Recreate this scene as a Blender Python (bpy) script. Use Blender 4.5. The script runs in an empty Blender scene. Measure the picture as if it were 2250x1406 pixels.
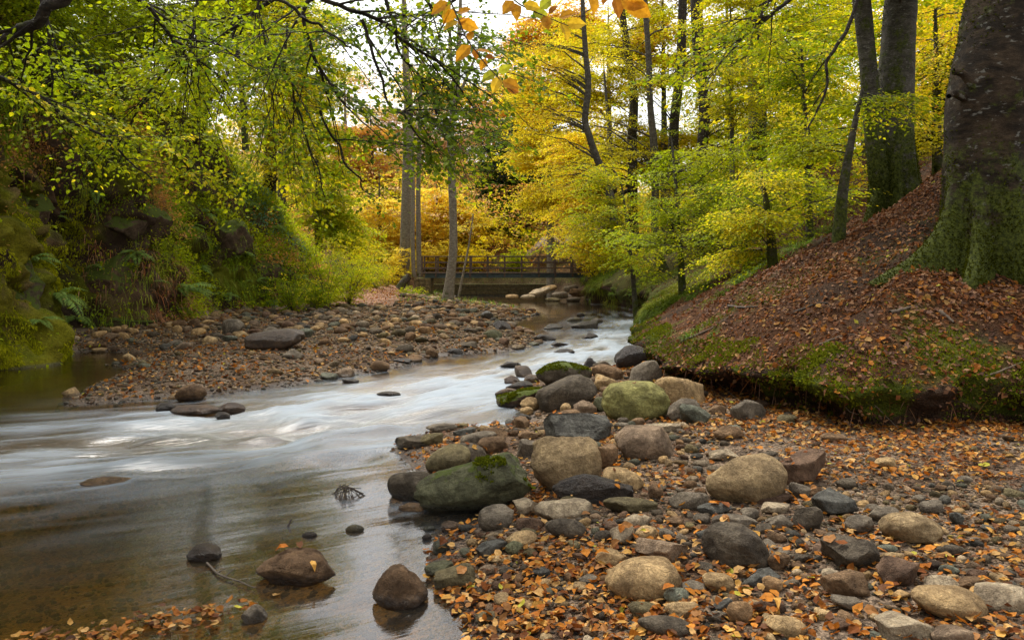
import bpy, bmesh, math, random
import numpy as np
from mathutils import Vector, Matrix
from mathutils.bvhtree import BVHTree

F = 1750.0; U0 = 1125.0; V0 = 590.0; H = 1.7     # lens of the photograph in its own pixels, eye height
scene = bpy.context.scene
COL = scene.collection
R0 = np.random.default_rng(7)
UP = np.array([0., 0., 1.])

# ---------------------------------------------------------------- scene objects
def link(name, data, parent=None):
    o = bpy.data.objects.new(name, data); COL.objects.link(o)
    if parent is not None: o.parent = parent
    return o
def tag(o, label, cat, group=None):
    o['label'] = label; o['category'] = cat
    if group: o['group'] = group
    return o
def thing(name, label, cat, loc=(0, 0, 0), group=None):
    o = link(name, None); o.location = loc; o.empty_display_size = .1
    return tag(o, label, cat, group)
def kind(o, k, label=None):
    o['kind'] = k
    if label: o['label'] = label
    return o

# ---------------------------------------------------------------- noise
def _h(ix, iy, iz, s):
    n = (ix * 374761393 + iy * 668265263 + iz * 2147483647 + s * 974634777) & 0xffffffff
    n = ((n ^ (n >> 13)) * 1274126177) & 0xffffffff
    n = ((n ^ (n >> 16)) * 2246822519) & 0xffffffff
    return ((n ^ (n >> 15)) & 0xffffff) / float(0xffffff)
def vnoise(p, seed=0):
    p = np.asarray(p, float)
    i = np.floor(p).astype(np.int64); f = p - i; f = f * f * (3 - 2 * f)
    r = 0
    for dx in (0, 1):
        wx = f[:, 0] if dx else 1 - f[:, 0]
        for dy in (0, 1):
            wy = f[:, 1] if dy else 1 - f[:, 1]
            for dz in (0, 1):
                wz = f[:, 2] if dz else 1 - f[:, 2]
                r = r + wx * wy * wz * _h(i[:, 0] + dx, i[:, 1] + dy, i[:, 2] + dz, seed)
    return r * 2 - 1
def fbm(p, seed=0, oct=4, gain=.5):
    p = np.asarray(p, float); r = 0; a = 1; t = 0
    for k in range(oct):
        r = r + a * vnoise(p * (2.03 ** k) + 17.3 * k, seed + k); t += a; a *= gain
    return r / t
def xy3(x, y, z=0): return np.stack([x, y, np.zeros_like(x) + z], -1)
def sstep(a, b, x):
    t = np.clip((x - a) / (b - a), 0, 1); return t * t * (3 - 2 * t)
def unit(v):
    return v / np.maximum(np.linalg.norm(v, axis=-1, keepdims=True), 1e-9)

# ---------------------------------------------------------------- mesh builder
class MB:
    def __init__(s): s.v = []; s.l = []; s.t = []; s.c = []; s.n = 0
    def add(s, v, f, c=None):
        v = np.asarray(v, float).reshape(-1, 3); f = np.asarray(f, int)
        if len(v) == 0 or len(f) == 0: return
        s.v.append(v); s.l.append((f + s.n).ravel()); s.t.append(np.full(len(f), f.shape[1]))
        if c is None: c = (1, 1, 1)
        c = np.asarray(c, float)
        if c.ndim == 1: c = np.tile(c, (len(v), 1))
        s.c.append(c); s.n += len(v)
    def mesh(s, name, mat, smooth=True, color=True):
        v = np.concatenate(s.v); l = np.concatenate(s.l); t = np.concatenate(s.t)
        m = bpy.data.meshes.new(name)
        m.vertices.add(len(v)); m.vertices.foreach_set('co', v.astype(np.float32).ravel())
        m.loops.add(len(l)); m.loops.foreach_set('vertex_index', l.astype(np.int32))
        m.polygons.add(len(t))
        st = np.concatenate([[0], np.cumsum(t)[:-1]])
        m.polygons.foreach_set('loop_start', st.astype(np.int32))
        m.polygons.foreach_set('use_smooth', np.full(len(t), smooth))
        if color:
            a = m.attributes.new('Col', 'FLOAT_COLOR', 'POINT')
            c = np.concatenate(s.c); c = np.concatenate([c, np.ones((len(c), 1))], 1)
            a.data.foreach_set('color', c.astype(np.float32).ravel())
        m.update(calc_edges=True); m.validate()
        if mat: m.materials.append(mat)
        return m
    def obj(s, name, mat, parent=None, smooth=True, origin=None, color=True):
        if origin is not None:
            o3 = np.array(origin, float); s.v = [a - o3 for a in s.v]
        o = link(name, s.mesh(name, mat, smooth, color), parent)
        if origin is not None: o.location = origin
        return o

def grid_faces(nu, nv):
    i = np.arange(nu - 1)[:, None] * nv + np.arange(nv - 1)[None, :]
    i = i.ravel(); return np.stack([i, i + nv, i + nv + 1, i + 1], 1)

def tubes(P, R, seg=5):
    """P (M,K,3) paths, R (M,K) radii"""
    P = np.asarray(P, float); R = np.asarray(R, float); M, K, _ = P.shape
    T = unit(np.gradient(P, axis=1))
    ref = np.where(np.abs(T[:, :1, 2:3]) > .8, np.array([1., 0, 0]), UP)
    ref = np.broadcast_to(ref, T.shape)
    A = unit(np.cross(T, ref)); B = np.cross(T, A)
    th = np.arange(seg) * 2 * math.pi / seg
    ring = A[:, :, None] * np.cos(th)[None, None, :, None] + B[:, :, None] * np.sin(th)[None, None, :, None]
    V = P[:, :, None] + ring * R[:, :, None, None]
    i, k, j = np.meshgrid(np.arange(M), np.arange(K - 1), np.arange(seg), indexing='ij')
    j2 = (j + 1) % seg; b = i * K * seg + k * seg
    f = np.stack([b + j, b + j2, b + seg + j2, b + seg + j], -1).reshape(-1, 4)
    return V.reshape(-1, 3), f

def smoothpath(pts, n):
    """Catmull-Rom through rows of pts (any number of columns)"""
    p = np.asarray(pts, float); m = len(p)
    q = np.vstack([2 * p[0] - p[1], p, 2 * p[-1] - p[-2]])
    t = np.linspace(0, m - 1 - 1e-6, n); i = t.astype(int); f = (t - i)[:, None]
    a, b, c, d = q[i], q[i + 1], q[i + 2], q[i + 3]
    return .5 * (2 * b + (c - a) * f + (2 * a - 5 * b + 4 * c - d) * f ** 2 + (3 * b - a - 3 * c + d) * f ** 3)

def leaves(mb, C, D, N, S, col, near=False, wid=.32, curl=.12):
    """one ovate leaf per row: base C, axis D, normal N, length S"""
    D = unit(D); N = unit(N - D * (N * D).sum(-1, keepdims=True)); W = np.cross(D, N)
    S = np.asarray(S, float)[:, None]; n = len(C)
    if near:
        prm = [(0, 0, 0), (.28, wid, .06), (.66, wid * .85, .05), (1, 0, -curl), (.66, -wid * .85, .05), (.28, -wid, .06), (.5, 0, -.02)]
        fs = np.array([[0, 1, 2, 6], [6, 2, 3, 3], [0, 6, 4, 5], [6, 3, 4, 4]])
        V = np.stack([C + S * (D * a + W * b + N * c) for a, b, c in prm], 1)
        base = (np.arange(n) * 7)[:, None, None]
        q = (np.array([[0, 1, 2, 6], [0, 6, 4, 5]])[None] + base).reshape(-1, 4)
        t = (np.array([[6, 2, 3], [6, 3, 4]])[None] + base).reshape(-1, 3)
        n0 = mb.n
        c = np.repeat(col, 7, 0)
        mb.add(V.reshape(-1, 3), q, c)
        # triangles share the same vertices
        mb.l.append((t + n0).ravel()); mb.t.append(np.full(len(t), 3))
    else:
        prm = [(0, 0, 0), (.45, wid, .07), (1, 0, -curl), (.45, -wid, .07)]
        V = np.stack([C + S * (D * a + W * b + N * c) for a, b, c in prm], 1)
        q = np.arange(n * 4).reshape(-1, 4)
        mb.add(V.reshape(-1, 3), q, np.repeat(col, 4, 0))

PAL = {   # leaf albedos
 'green':  [(.19, .28, .010), (.29, .38, .012), (.42, .46, .010)],
 'deep':   [(.085, .15, .014), (.13, .20, .016), (.20, .27, .02)],
 'olive':  [(.20, .27, .010), (.31, .38, .012), (.48, .50, .012)],
 'lime':   [(.36, .46, .012), (.50, .55, .013), (.25, .35, .012)],
 'gold':   [(.82, .68, .03), (.85, .73, .05), (.66, .65, .02)],
 'yellowgreen': [(.50, .50, .012), (.66, .56, .012), (.34, .39, .010)],
 'orange': [(.84, .54, .05), (.85, .62, .06), (.76, .44, .05)],
 'amber':  [(.86, .74, .11), (.87, .68, .10), (.86, .79, .16)],
 'rust':   [(.60, .28, .09), (.68, .38, .14), (.46, .22, .08)],
 'pinkbrown': [(.66, .46, .30), (.72, .52, .34), (.56, .38, .24)],
 'conifer': [(.025, .055, .025), (.04, .08, .03), (.02, .045, .02)],
 'litter': [(.42, .14, .02), (.58, .22, .030), (.22, .070, .018), (.64, .38, .14), (.36, .17, .06), (.52, .20, .03), (.15, .065, .03), (.60, .33, .08)],
 'litterdark': [(.24, .085, .030), (.27, .115, .045), (.10, .047, .028), (.40, .22, .12), (.22, .12, .08)],
 'ivy':    [(.05, .10, .055), (.075, .135, .08), (.035, .07, .03)],
 'moss':   [(.12, .15, .012), (.19, .21, .014), (.07, .095, .01)],
 'grass':  [(.10, .19, .03), (.15, .25, .035), (.22, .26, .06)],
 'fern':   [(.15, .28, .08), (.20, .34, .10), (.28, .38, .08)],
}
def palc(name, rng, n, pos=None, scale=.7, mix=None, amt=.15, jit=.18):
    b = np.array(PAL[name]); k = len(b)
    r = rng.random(n)
    if pos is not None: r = np.clip(.5 + .55 * vnoise(pos * scale, 91) + (r - .5) * .6, 0, .9999)
    x = r * (k - 1); i = x.astype(int); f = (x - i)[:, None]
    c = b[i] * (1 - f) + b[np.minimum(i + 1, k - 1)] * f
    if k > 3: c = b[rng.integers(0, k, n)]
    if mix:
        m = rng.random(n) < amt
        if pos is not None: m = (rng.random(n) + .8 * vnoise(pos * 1.3, 55)) < amt
        bb = np.array(PAL[mix]); c[m] = bb[rng.integers(0, len(bb), m.sum())]
    return c * (1 + jit * rng.standard_normal((n, 1))).clip(.5, 1.6)

# ---------------------------------------------------------------- photo helpers
def P(u, v, Y): return np.array([(u - U0) * Y / F, Y, H + (V0 - v) * Y / F])
def G(u, v, z=0.):
    Y = F * (H - z) / (v - V0); return ((u - U0) * Y / F, Y)

# ---------------------------------------------------------------- node helpers
def newmat(name):
    m = bpy.data.materials.new(name); m.use_nodes = True
    nt = m.node_tree; nt.nodes.clear(); return m, nt
class NT:
    def __init__(s, nt): s.nt = nt
    def __call__(s, typ, inp=None, **kw):
        n = s.nt.nodes.new(typ)
        for k, v in kw.items(): setattr(n, k, v)
        for k, v in (inp or {}).items():
            sk = n.inputs[k]
            if isinstance(v, bpy.types.NodeSocket): s.nt.links.new(v, sk)
            else: sk.default_value = v
        return n
    def math(s, op, a, b=0., c=False):
        n = s.nt.nodes.new('ShaderNodeMath'); n.operation = op; n.use_clamp = c
        for i, v in enumerate((a, b)):
            if isinstance(v, bpy.types.NodeSocket): s.nt.links.new(v, n.inputs[i])
            else: n.inputs[i].default_value = v
        return n.outputs[0]
    def mix(s, f, a, b, blend='MIX'):
        n = s.nt.nodes.new('ShaderNodeMix'); n.data_type = 'RGBA'; n.blend_type = blend
        for k, v in ((0, f), (6, a), (7, b)):
            if isinstance(v, bpy.types.NodeSocket): s.nt.links.new(v, n.inputs[k])
            else: n.inputs[k].default_value = v if k == 0 else (*v, 1)
        return n.outputs[2]
    def ramp(s, f, stops):
        n = s.nt.nodes.new('ShaderNodeValToRGB'); e = n.color_ramp.elements
        while len(e) < len(stops): e.new(.5)
        for x, (p, c) in zip(e, stops):
            x.position = p; x.color = (*c, 1) if len(c) == 3 else c
        s.nt.links.new(f, n.inputs[0]); return n.outputs[0]
    def rng(s, f, a, b, c=0., d=1., smooth=True):
        n = s.nt.nodes.new('ShaderNodeMapRange'); n.interpolation_type = 'SMOOTHSTEP' if smooth else 'LINEAR'
        s.nt.links.new(f, n.inputs[0])
        for i, v in enumerate((a, b, c, d)): n.inputs[i + 1].default_value = v
        return n.outputs[0]
    def noise(s, vec, scale, det=5, rough=.55, dist=0.):
        n = s('ShaderNodeTexNoise', {'Scale': scale, 'Detail': det, 'Roughness': rough, 'Distortion': dist})
        if vec is not None: s.nt.links.new(vec, n.inputs['Vector'])
        return n.outputs['Fac']
    def out(s, sh): s('ShaderNodeOutputMaterial', {'Surface': sh})
    def bump(s, h, st=.5, dist=.01, n=None):
        b = s('ShaderNodeBump', {'Strength': st, 'Distance': dist, 'Height': h})
        if n is not None: s.nt.links.new(n, b.inputs['Normal'])
        return b.outputs[0]

def leaf_mat(name, trans=.52, rough=.55, spec=.14, tint=(1.16, 1.14, .6)):
    m, nt = newmat(name); n = NT(nt)
    c = n('ShaderNodeAttribute', attribute_name='Col').outputs['Color']
    geo = n('ShaderNodeTexCoord').outputs['Object']
    v = n.noise(geo, 60, 2)
    c = n.mix(n.rng(v, .3, .75), c, n.mix(1., c, (.72, .66, .5), 'MULTIPLY'))
    p = n('ShaderNodeBsdfPrincipled', {'Base Color': c, 'Roughness': rough, 'Specular IOR Level': spec})
    t = n('ShaderNodeBsdfTranslucent', {'Color': n.mix(1., c, tint, 'MULTIPLY')})
    n.out(n('ShaderNodeMixShader', {0: trans, 1: p.outputs[0], 2: t.outputs[0]}).outputs[0])
    return m

def rock_mat(name, src='object', wet=False, moss=0.):
    m, nt = newmat(name); n = NT(nt)
    if src == 'object':
        oi = n('ShaderNodeObjectInfo'); c = oi.outputs['Color']
        vec = n('ShaderNodeVectorMath', {0: n('ShaderNodeTexCoord').outputs['Object'], 1: oi.outputs['Location']}, operation='ADD').outputs[0]
    else:
        c = n('ShaderNodeAttribute', attribute_name='Col').outputs['Color']
        vec = n('ShaderNodeNewGeometry').outputs['Position']
    big = n.noise(vec, 7, 4, .6, .6); mid = n.noise(vec, 35, 6, .7); fine = n.noise(vec, 120, 4, .85)
    c = n.mix(n.rng(big, .35, .68), n.mix(1., c, (.60, .56, .52), 'MULTIPLY'), n.mix(1., c, (1.28, 1.22, 1.12), 'MULTIPLY'))
    c = n.mix(n.rng(mid, .35, .7), n.mix(1., c, (.62, .6, .58), 'MULTIPLY'), c)
    c = n.mix(n.rng(fine, .52, .70, 0, .75), c, n.mix(1., c, (2.0, 1.9, 1.7), 'MULTIPLY'))
    c = n.mix(n.rng(fine, .30, .44, .8, 0), c, n.mix(1., c, (.32, .3, .3), 'MULTIPLY'))
    geo = n('ShaderNodeNewGeometry')
    wz = n('ShaderNodeSeparateXYZ', {0: geo.outputs['Position']}).outputs[2]
    wl = n.math('ADD', wz, n.math('MULTIPLY', n.math('SUBTRACT', mid, .5), .05))
    wetf = n.rng(wl, .02, .07, 1., 0.)
    if wet: wetf = n.math('MAXIMUM', wetf, .8)
    c = n.mix(wetf, c, n.mix(1., c, (.40, .38, .35) if src == 'object' else (.60, .56, .5), 'MULTIPLY'))
    if moss > 0:
        nz = n('ShaderNodeSeparateXYZ', {0: geo.outputs['Normal']}).outputs[2]
        mk = n.math('ADD', nz, n.math('MULTIPLY', n.math('SUBTRACT', n.noise(vec, 9, 5, .7), .5), 2.2))
        mk = n.rng(mk, 1.0 - moss, 1.35 - moss)
        mc = n.mix(n.noise(vec, 90, 3), (.055, .075, .010), (.14, .17, .03))
        c = n.mix(mk, c, mc)
    h = n.math('ADD', n.math('MULTIPLY', mid, 1.), n.math('MULTIPLY', fine, .22))
    vor = n('ShaderNodeTexVoronoi', {'Scale': 5., 'Vector': n('ShaderNodeVectorMath', {0: vec, 1: n('ShaderNodeTexNoise', {'Vector': vec, 'Scale': 6.}).outputs['Color']}, operation='ADD').outputs[0]}, feature='DISTANCE_TO_EDGE').outputs[0]
    h = n.math('ADD', h, n.math('MULTIPLY', n.rng(vor, 0., .02), .22))
    b = n.bump(h, 1., .04)
    rg = n.rng(wetf, 0, 1, .80, .22, False)
    p = n('ShaderNodeBsdfPrincipled', {'Base Color': c, 'Roughness': rg, 'Normal': b, 'Specular IOR Level': n.rng(wetf, 0, 1, .16, .5, False)})
    n.out(p.outputs[0]); return m

def bark_mat(name, c1, c2, moss=.0, scale=14.):
    m, nt = newmat(name); n = NT(nt)
    geo = n('ShaderNodeNewGeometry'); pos = geo.outputs['Position']
    st = n('ShaderNodeMapping', {'Vector': pos, 'Scale': (1, 1, 2.2)}).outputs[0]
    a = n.noise(st, scale * .35, 6, .65, .4); b = n.noise(st, scale * 1.6, 5, .7)
    c = n.mix(n.rng(a, .38, .64), c1, c2)
    c = n.mix(n.rng(b, .35, .65, 0, .7), n.mix(1., c, (.45, .42, .40), 'MULTIPLY'), c)
    c = n.mix(n.rng(n.noise(st, scale * .9, 3, .6), .60, .68, 0, .6), c, (.25, .24, .20))
    if moss > 0:
        mk = n.math('ADD', n.math('MULTIPLY', n.noise(pos, 3.2, 6, .75), 1.9), n.math('MULTIPLY', n('ShaderNodeAttribute', attribute_name='Col').outputs['Color'], .62))
        c = n.mix(n.rng(mk, 1.72 - moss, 1.98 - moss), c, n.mix(n.rng(n.noise(pos, 26, 5, .8), .35, .65), (.022, .028, .005), (.095, .11, .014)))
    h = n.math('ADD', b, n.math('MULTIPLY', n.noise(st, scale * 8, 3, .7), .5))
    p = n('ShaderNodeBsdfPrincipled', {'Base Color': c, 'Roughness': .85, 'Normal': n.bump(h, .9, .02), 'Specular IOR Level': .2})
    n.out(p.outputs[0]); return m

def ground_mat(name, grain=True):
    """vertex colour = what the ground is made of (gravel, soil, litter, moss), broken up by grains"""
    m, nt = newmat(name); n = NT(nt)
    geo = n('ShaderNodeNewGeometry'); pos = geo.outputs['Position']
    c = n('ShaderNodeAttribute', attribute_name='Col').outputs['Color']
    v1 = n('ShaderNodeTexVoronoi', {'Vector': pos, 'Scale': 42., 'Randomness': 1.})
    v2 = n('ShaderNodeTexVoronoi', {'Vector': pos, 'Scale': 95.})
    g1 = n('ShaderNodeSeparateColor', {0: v1.outputs['Color']}); g2 = n('ShaderNodeSeparateColor', {0: v2.outputs['Color']})
    k = n.math('ADD', n.math('MULTIPLY', g1.outputs[0], .9), n.math('MULTIPLY', g2.outputs[1], .7))
    c = n.mix(1., c, n.ramp(k, [(.1, (.35, .33, .31)), (.8, (.9, .86, .8)), (1., (1.9, 1.8, 1.65))] if grain else [(.1, (.6, .57, .54)), (.8, (1., .97, .92)), (1., (1.2, 1.12, 1.)) ]), 'MULTIPLY')
    c = n.mix(n.rng(n.noise(pos, 1.6, 5, .65), .38, .62), n.mix(1., c, (.62, .58, .55), 'MULTIPLY'), c)
    wz = n('ShaderNodeSeparateXYZ', {0: pos}).outputs[2]
    wf = n.rng(wz, .015, .06, 1, 0)
    c = n.mix(wf, c, n.mix(1., c, (.5, .46, .42), 'MULTIPLY'))
    h = n.math('SUBTRACT', n.math('MULTIPLY', n.noise(pos, 12, 6, .7), 1.2), n.math('ADD', n.math('MULTIPLY', v1.outputs[0], .7), n.math('MULTIPLY', v2.outputs[0], .3)))
    p = n('ShaderNodeBsdfPrincipled', {'Base Color': c, 'Roughness': n.rng(wf, 0, 1, .88, .35, False), 'Normal': n.bump(h, .9, .03), 'Specular IOR Level': n.rng(wf, 0, 1, .10, .5, False)})
    n.out(p.outputs[0]); return m

def plain_mat(name, col, rough=.7, metal=0., var=.25, scale=20.):
    m, nt = newmat(name); n = NT(nt)
    pos = n('ShaderNodeTexCoord').outputs['Object']
    f = n.noise(pos, scale, 5, .65)
    c = n.mix(n.rng(f, .3, .7), tuple(x * (1 - var) for x in col), tuple(min(1, x * (1 + var)) for x in col))
    p = n('ShaderNodeBsdfPrincipled', {'Base Color': c, 'Roughness': rough, 'Metallic': metal, 'Normal': n.bump(f, .5, .01)})
    n.out(p.outputs[0]); return m

M_LEAF = leaf_mat('leaf_translucent')
M_DRY = leaf_mat('leaf_dry', .22, .6, .08, (1.1, .9, .7))
M_GRASS = leaf_mat('grass_blade', .35, .6, .12)
M_MOSS = leaf_mat('moss_tuft', .3, .9, .03)
M_ROCK = rock_mat('river_rock'); M_ROCKW = rock_mat('wet_rock', wet=True)
M_ROCKM = rock_mat('mossy_rock', moss=.62); M_ROCKG = rock_mat('green_stained_rock', moss=.25)
M_LEDGE = rock_mat('cliff_rock', moss=.95)
M_PEB = rock_mat('loose_stones', 'attr')
M_BARK = bark_mat('beech_bark', (.085, .075, .058), (.16, .145, .115), .52)
M_BARKB = bark_mat('old_beech_bark', (.026, .018, .010), (.088, .060, .034), .66, 9.)
M_BARKD = bark_mat('dark_bark', (.035, .028, .020), (.075, .060, .042), .45)
M_BARKP = bark_mat('pale_bark', (.26, .22, .165), (.46, .41, .33), .25, 20)
M_TWIG = plain_mat('twig', (.055, .038, .024), .8)
M_DRYWOOD = plain_mat('dry_wood', (.12, .085, .055), .85)
M_GROUND = ground_mat('gravelly_ground'); M_EARTH = ground_mat('forest_soil', False)
# ================================================================ LAND
def seg_dist(x, y, pl):
    """distance to an open polyline, side (>0 = right of travel) and arclength"""
    pl = np.asarray(pl, float); best = np.full(x.shape, 1e9); side = np.zeros(x.shape); arc = np.zeros(x.shape); s0 = 0
    for a, b in zip(pl[:-1], pl[1:]):
        d = b - a; L = math.hypot(*d)
        if L < 1e-9: continue
        t = np.clip(((x - a[0]) * d[0] + (y - a[1]) * d[1]) / L ** 2, 0, 1)
        dx = x - a[0] - t * d[0]; dy = y - a[1] - t * d[1]; r = np.hypot(dx, dy)
        m = r < best; best[m] = r[m]
        cr = (d[1] * dx - d[0] * dy); side[m] = np.sign(cr)[m]; arc[m] = (s0 + t * L)[m]; s0 += L
    return best, side, arc
def inside(x, y, poly):
    r = np.zeros(x.shape, bool); n = len(poly)
    for i in range(n):
        x1, y1 = poly[i]; x2, y2 = poly[(i + 1) % n]
        if y1 == y2: continue
        c = ((y1 > y) != (y2 > y)) & (x < (x2 - x1) * (y - y1) / (y2 - y1) + x1); r ^= c
    return r
def sd_poly(x, y, poly):
    d, _, _ = seg_dist(x, y, list(poly) + [poly[0]]); return np.where(inside(x, y, poly), d, -d)

BAR = [G(*p) for p in [(140, 893), (290, 880), (400, 873), (520, 862), (620, 852), (740, 828), (830, 818), (900, 800), (960, 781), (1040, 776), (1130, 770), (1205, 747),
       (1150, 727), (1110, 707), (1190, 689), (1120, 677), (1020, 668)]] + [(-3.2, 42), (-3.5, 50.5), (12, 51), (70, 60), (70, 150), (-70, 150), (-70, 15.4), (-8.9, 15.6)] + \
      [G(*p) for p in [(200, 772), (290, 775), (300, 788), (245, 800), (290, 815), (200, 852)]]
BEACH = [(-.02, 2.4)] + [G(*p) for p in [(1045, 1420), (1015, 1360), (975, 1310), (940, 1250), (945, 1200), (1000, 1165), (1085, 1125), (1000, 1075), (905, 1030), (865, 985), (900, 960), (960, 945), (1130, 935),
        (1150, 908), (1105, 888), (1125, 848), (1200, 828), (1300, 813), (1400, 800)]] + [(2.3, 13.6), (2.6, 15.6), (9, 15.6), (14, 6), (9, -4), (0, -4), (-.3, 0)]
BANK = smoothpath([(11, 5.6), (7, 6.3), (4.35, 6.85), (3.4, 6.9), (2.85, 7.05), (2.62, 7.8), (2.25, 9.1), (1.98, 10.6), (2.0, 12.5), (2.45, 15.4), (3.2, 19), (4.1, 24), (5.0, 28.5), (5.1, 32), (4.2, 35.5),
        (3.7, 39), (3.9, 43), (4.4, 47), (5.5, 53), (7, 60), (9, 72)], 400)
CLIFF = smoothpath([(-8.0, -3), (-8.1, 5), (-8.2, 10), (-8.35, 12.6), (-8.0, 14.2), (-8.5, 15.8), (-9.7, 17.2), (-9.6, 18.6), (-8.6, 19.8), (-8.9, 22.3), (-9.0, 24.8), (-7.9, 27), (-6.9, 29.5), (-7.4, 33),
        (-10, 38), (-14, 44), (-20, 50), (-30, 56)], 720)

def slope_z(x, y):
    """leaf-covered hillside right of the river"""
    d, side, arc = seg_dist(x, y, BANK[::4])
    lip = np.interp(y, [6, 7.2, 9, 12, 16, 22, 30, 45, 60], [.70, .76, .80, .72, .62, .80, 1.0, 1.25, 1.5])
    k = np.interp(y, [6, 14, 24, 40], [.46, .36, .34, .42])
    notch = (.5 + .5 * vnoise(np.stack([arc * .95, 0 * arc, 0 * arc], -1).reshape(-1, 3), 29).reshape(arc.shape)) ** 2; z = lip - .30 * notch * np.exp(-(d / .55) ** 2) + k * d + .042 * d ** 2 * np.exp(-d / 12)
    z = np.where(z > 6.5, 6.5 + (z - 6.5) * .35, z)
    return z, d, side
def base_z(x, y):
    s1 = sd_poly(x, y, BAR); s2 = sd_poly(x, y, BEACH); s = np.maximum(s1, s2)
    depth = np.interp(y, [0, 8, 12, 30], [.42, .40, .30, .25])
    z = np.where(s > 0, .34 * (1 - np.exp(-np.maximum(s, 0) / 1.5)), -depth * (1 - np.exp(np.minimum(s, 0) / .9)))
    z = z + (.035 * fbm(xy3(x, y) * 1.3, 3, 4) + .012 * fbm(xy3(x, y) * 7, 5, 3)) * sstep(0, .5, np.abs(s))
    # the bar and path rise towards the bridge
    z = z + np.where(s1 > 0, .55 * sstep(1.0, 6, s1) * sstep(24, 42, y), 0)
    # far hillside behind the bridge
    far = np.clip(y - 50.5 + .35 * np.minimum(x + 6, 0) * -1, 0, None)
    hill = np.minimum(far * .9, 1.1) + .30 * np.clip(far - 2, 0, 60) + .0
    hill = np.where(hill > 13, 13 + (hill - 13) * .15, hill) * (1 + .12 * fbm(xy3(x, y) * .12, 8, 3))
    z = np.where((y > 50) & (s1 > 0), z + hill, z)
    sz, d, side = slope_z(x, y)
    z = np.where(side > 0, z + (sz - .9 - z) * sstep(.6, 2.6, d), z)
    dl, sidel, _ = seg_dist(x, y, CLIFF[::10])
    hl = np.interp(y, [20, 30, 45], [9., 4., 1.5]) + .45 * dl
    z = np.where((sidel < 0), z + (np.minimum(hl, 16) - 1.2 - z) * sstep(1.2, 5, dl), z)
    return z

def spaced(knots):
    out = [knots[0][0]]
    for (a, st), (b, st2) in zip(knots[:-1], knots[1:]):
        n = max(2, int((b - a) / ((st + st2) / 2))); t = np.linspace(0, 1, n + 1)[1:]
        out += list(a + (b - a) * ((2 * st * t + (st2 - st) * t * t) / (st + st2)))
    return np.array(out)
gx = spaced([(-70, 4), (-14, .3), (-8, .07), (5, .06), (9, .3), (70, 4)])
gy = spaced([(-6, .6), (2, .06), (12, .07), (30, .16), (60, .5), (150, 5)])
X, Y = np.meshgrid(gx, gy, indexing='ij'); X = X.ravel(); Y = Y.ravel()
Z = base_z(X, Y)
C_GRAV = np.array([.155, .118, .086]); C_SOIL = np.array([.062, .038, .024]); C_BED = np.array([.30, .20, .05]); C_LIT = np.array([.21, .115, .062]); C_GRN = np.array([.075, .085, .02])
def mixc(a, b, f): return a * (1 - f[:, None]) + b * f[:, None]
nz1 = fbm(xy3(X, Y) * .5, 21, 4); nz2 = fbm(xy3(X, Y) * 1.7, 23, 4)
col = np.tile(C_GRAV, (len(X), 1))
col = mixc(col, C_SOIL * 1.3, sstep(-.1, .35, nz2) * .7)
col = mixc(col, C_BED, sstep(.0, -.08, Z))
path = np.exp(-((X + 6.2 + (Y - 34) * .07) / 1.6) ** 2) * sstep(25, 31, Y)
col = mixc(col, np.array([.34, .21, .15]), path * (Y < 60))
col = mixc(col, C_GRN, sstep(26, 31, Y) * (1 - path) * sstep(.55, .9, Z) * .8)
col = mixc(col, C_LIT * .8, sstep(50.5, 54, Y))
col = mixc(col, C_GRN, sstep(50.5, 54, Y) * sstep(0, .3, nz1) * .6)
mb = MB(); mb.add(np.stack([X, Y, Z], 1), grid_faces(len(gx), len(gy)), col)
ground = kind(mb.obj('ground', M_GROUND), 'structure')
BASE = (np.stack([X, Y, Z], 1), grid_faces(len(gx), len(gy)))

# ---- right bank: the slope, and a strip along its undercut edge (foot, hollow, lip, first 40 cm of turf)
def slope_surf(x, y):
    z, d, side = slope_z(x, y)
    z = z + fbm(xy3(x, y) * .55, 43, 4) * .20 * np.clip(d / 2, 0, 1) + fbm(xy3(x, y) * 1.5, 44, 3) * .13 * np.clip(d / 1.2, 0, 1) + fbm(xy3(x, y) * 4, 45, 4) * .045
    return z - .05 * (1 - np.clip(d / .35, 0, 1)) ** 2, d, side
def slope_col(x, y, d):
    c = mixc(np.tile(C_LIT * np.array([.42, .36, .30]), (len(x), 1)), C_SOIL * .85, sstep(-.05, .3, fbm(xy3(x, y) * 1.1, 47, 4)))
    ms = sstep(.0, .28, fbm(xy3(x, y) * 1.5, 49, 4)) * np.exp(-d / 1.2)
    c = mixc(c, np.array([.085, .115, .014]), np.clip(ms, 0, 1))
    return mixc(c, C_GRN, sstep(17, 24, y) * sstep(5, 2, d) * .75)
sx = spaced([(1.2, .07), (7, .07), (40, 1.6)]); sy = spaced([(5, .07), (16, .08), (34, .2), (80, 1.2)])
X, Y = np.meshgrid(sx, sy, indexing='ij'); X = X.ravel(); Y = Y.ravel()
Z, D_, S_ = slope_surf(X, Y); f = grid_faces(len(sx), len(sy))
ok = (D_ > .36) & (S_ > 0); f = f[ok[f].all(1)]
V1 = np.stack([X, Y, Z], 1); C1 = slope_col(X, Y, D_)
ns = len(BANK); tg = unit(np.gradient(BANK, axis=0)); nrm = np.stack([tg[:, 1], -tg[:, 0]], 1)
sarc = np.concatenate([[0], np.cumsum(np.linalg.norm(np.diff(BANK, axis=0), axis=1))])
lipz, _, _ = slope_surf(BANK[:, 0], BANK[:, 1]); bz = np.minimum(base_z(BANK[:, 0], BANK[:, 1]), .3)
S3 = lambda k, o: np.stack([sarc * k, 0 * sarc + o, 0 * sarc], 1)
ed = fbm(S3(.9, 0), 31, 4) * .30 + fbm(S3(3.2, 0), 33, 3) * .14
V = []; CC = []
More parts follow.
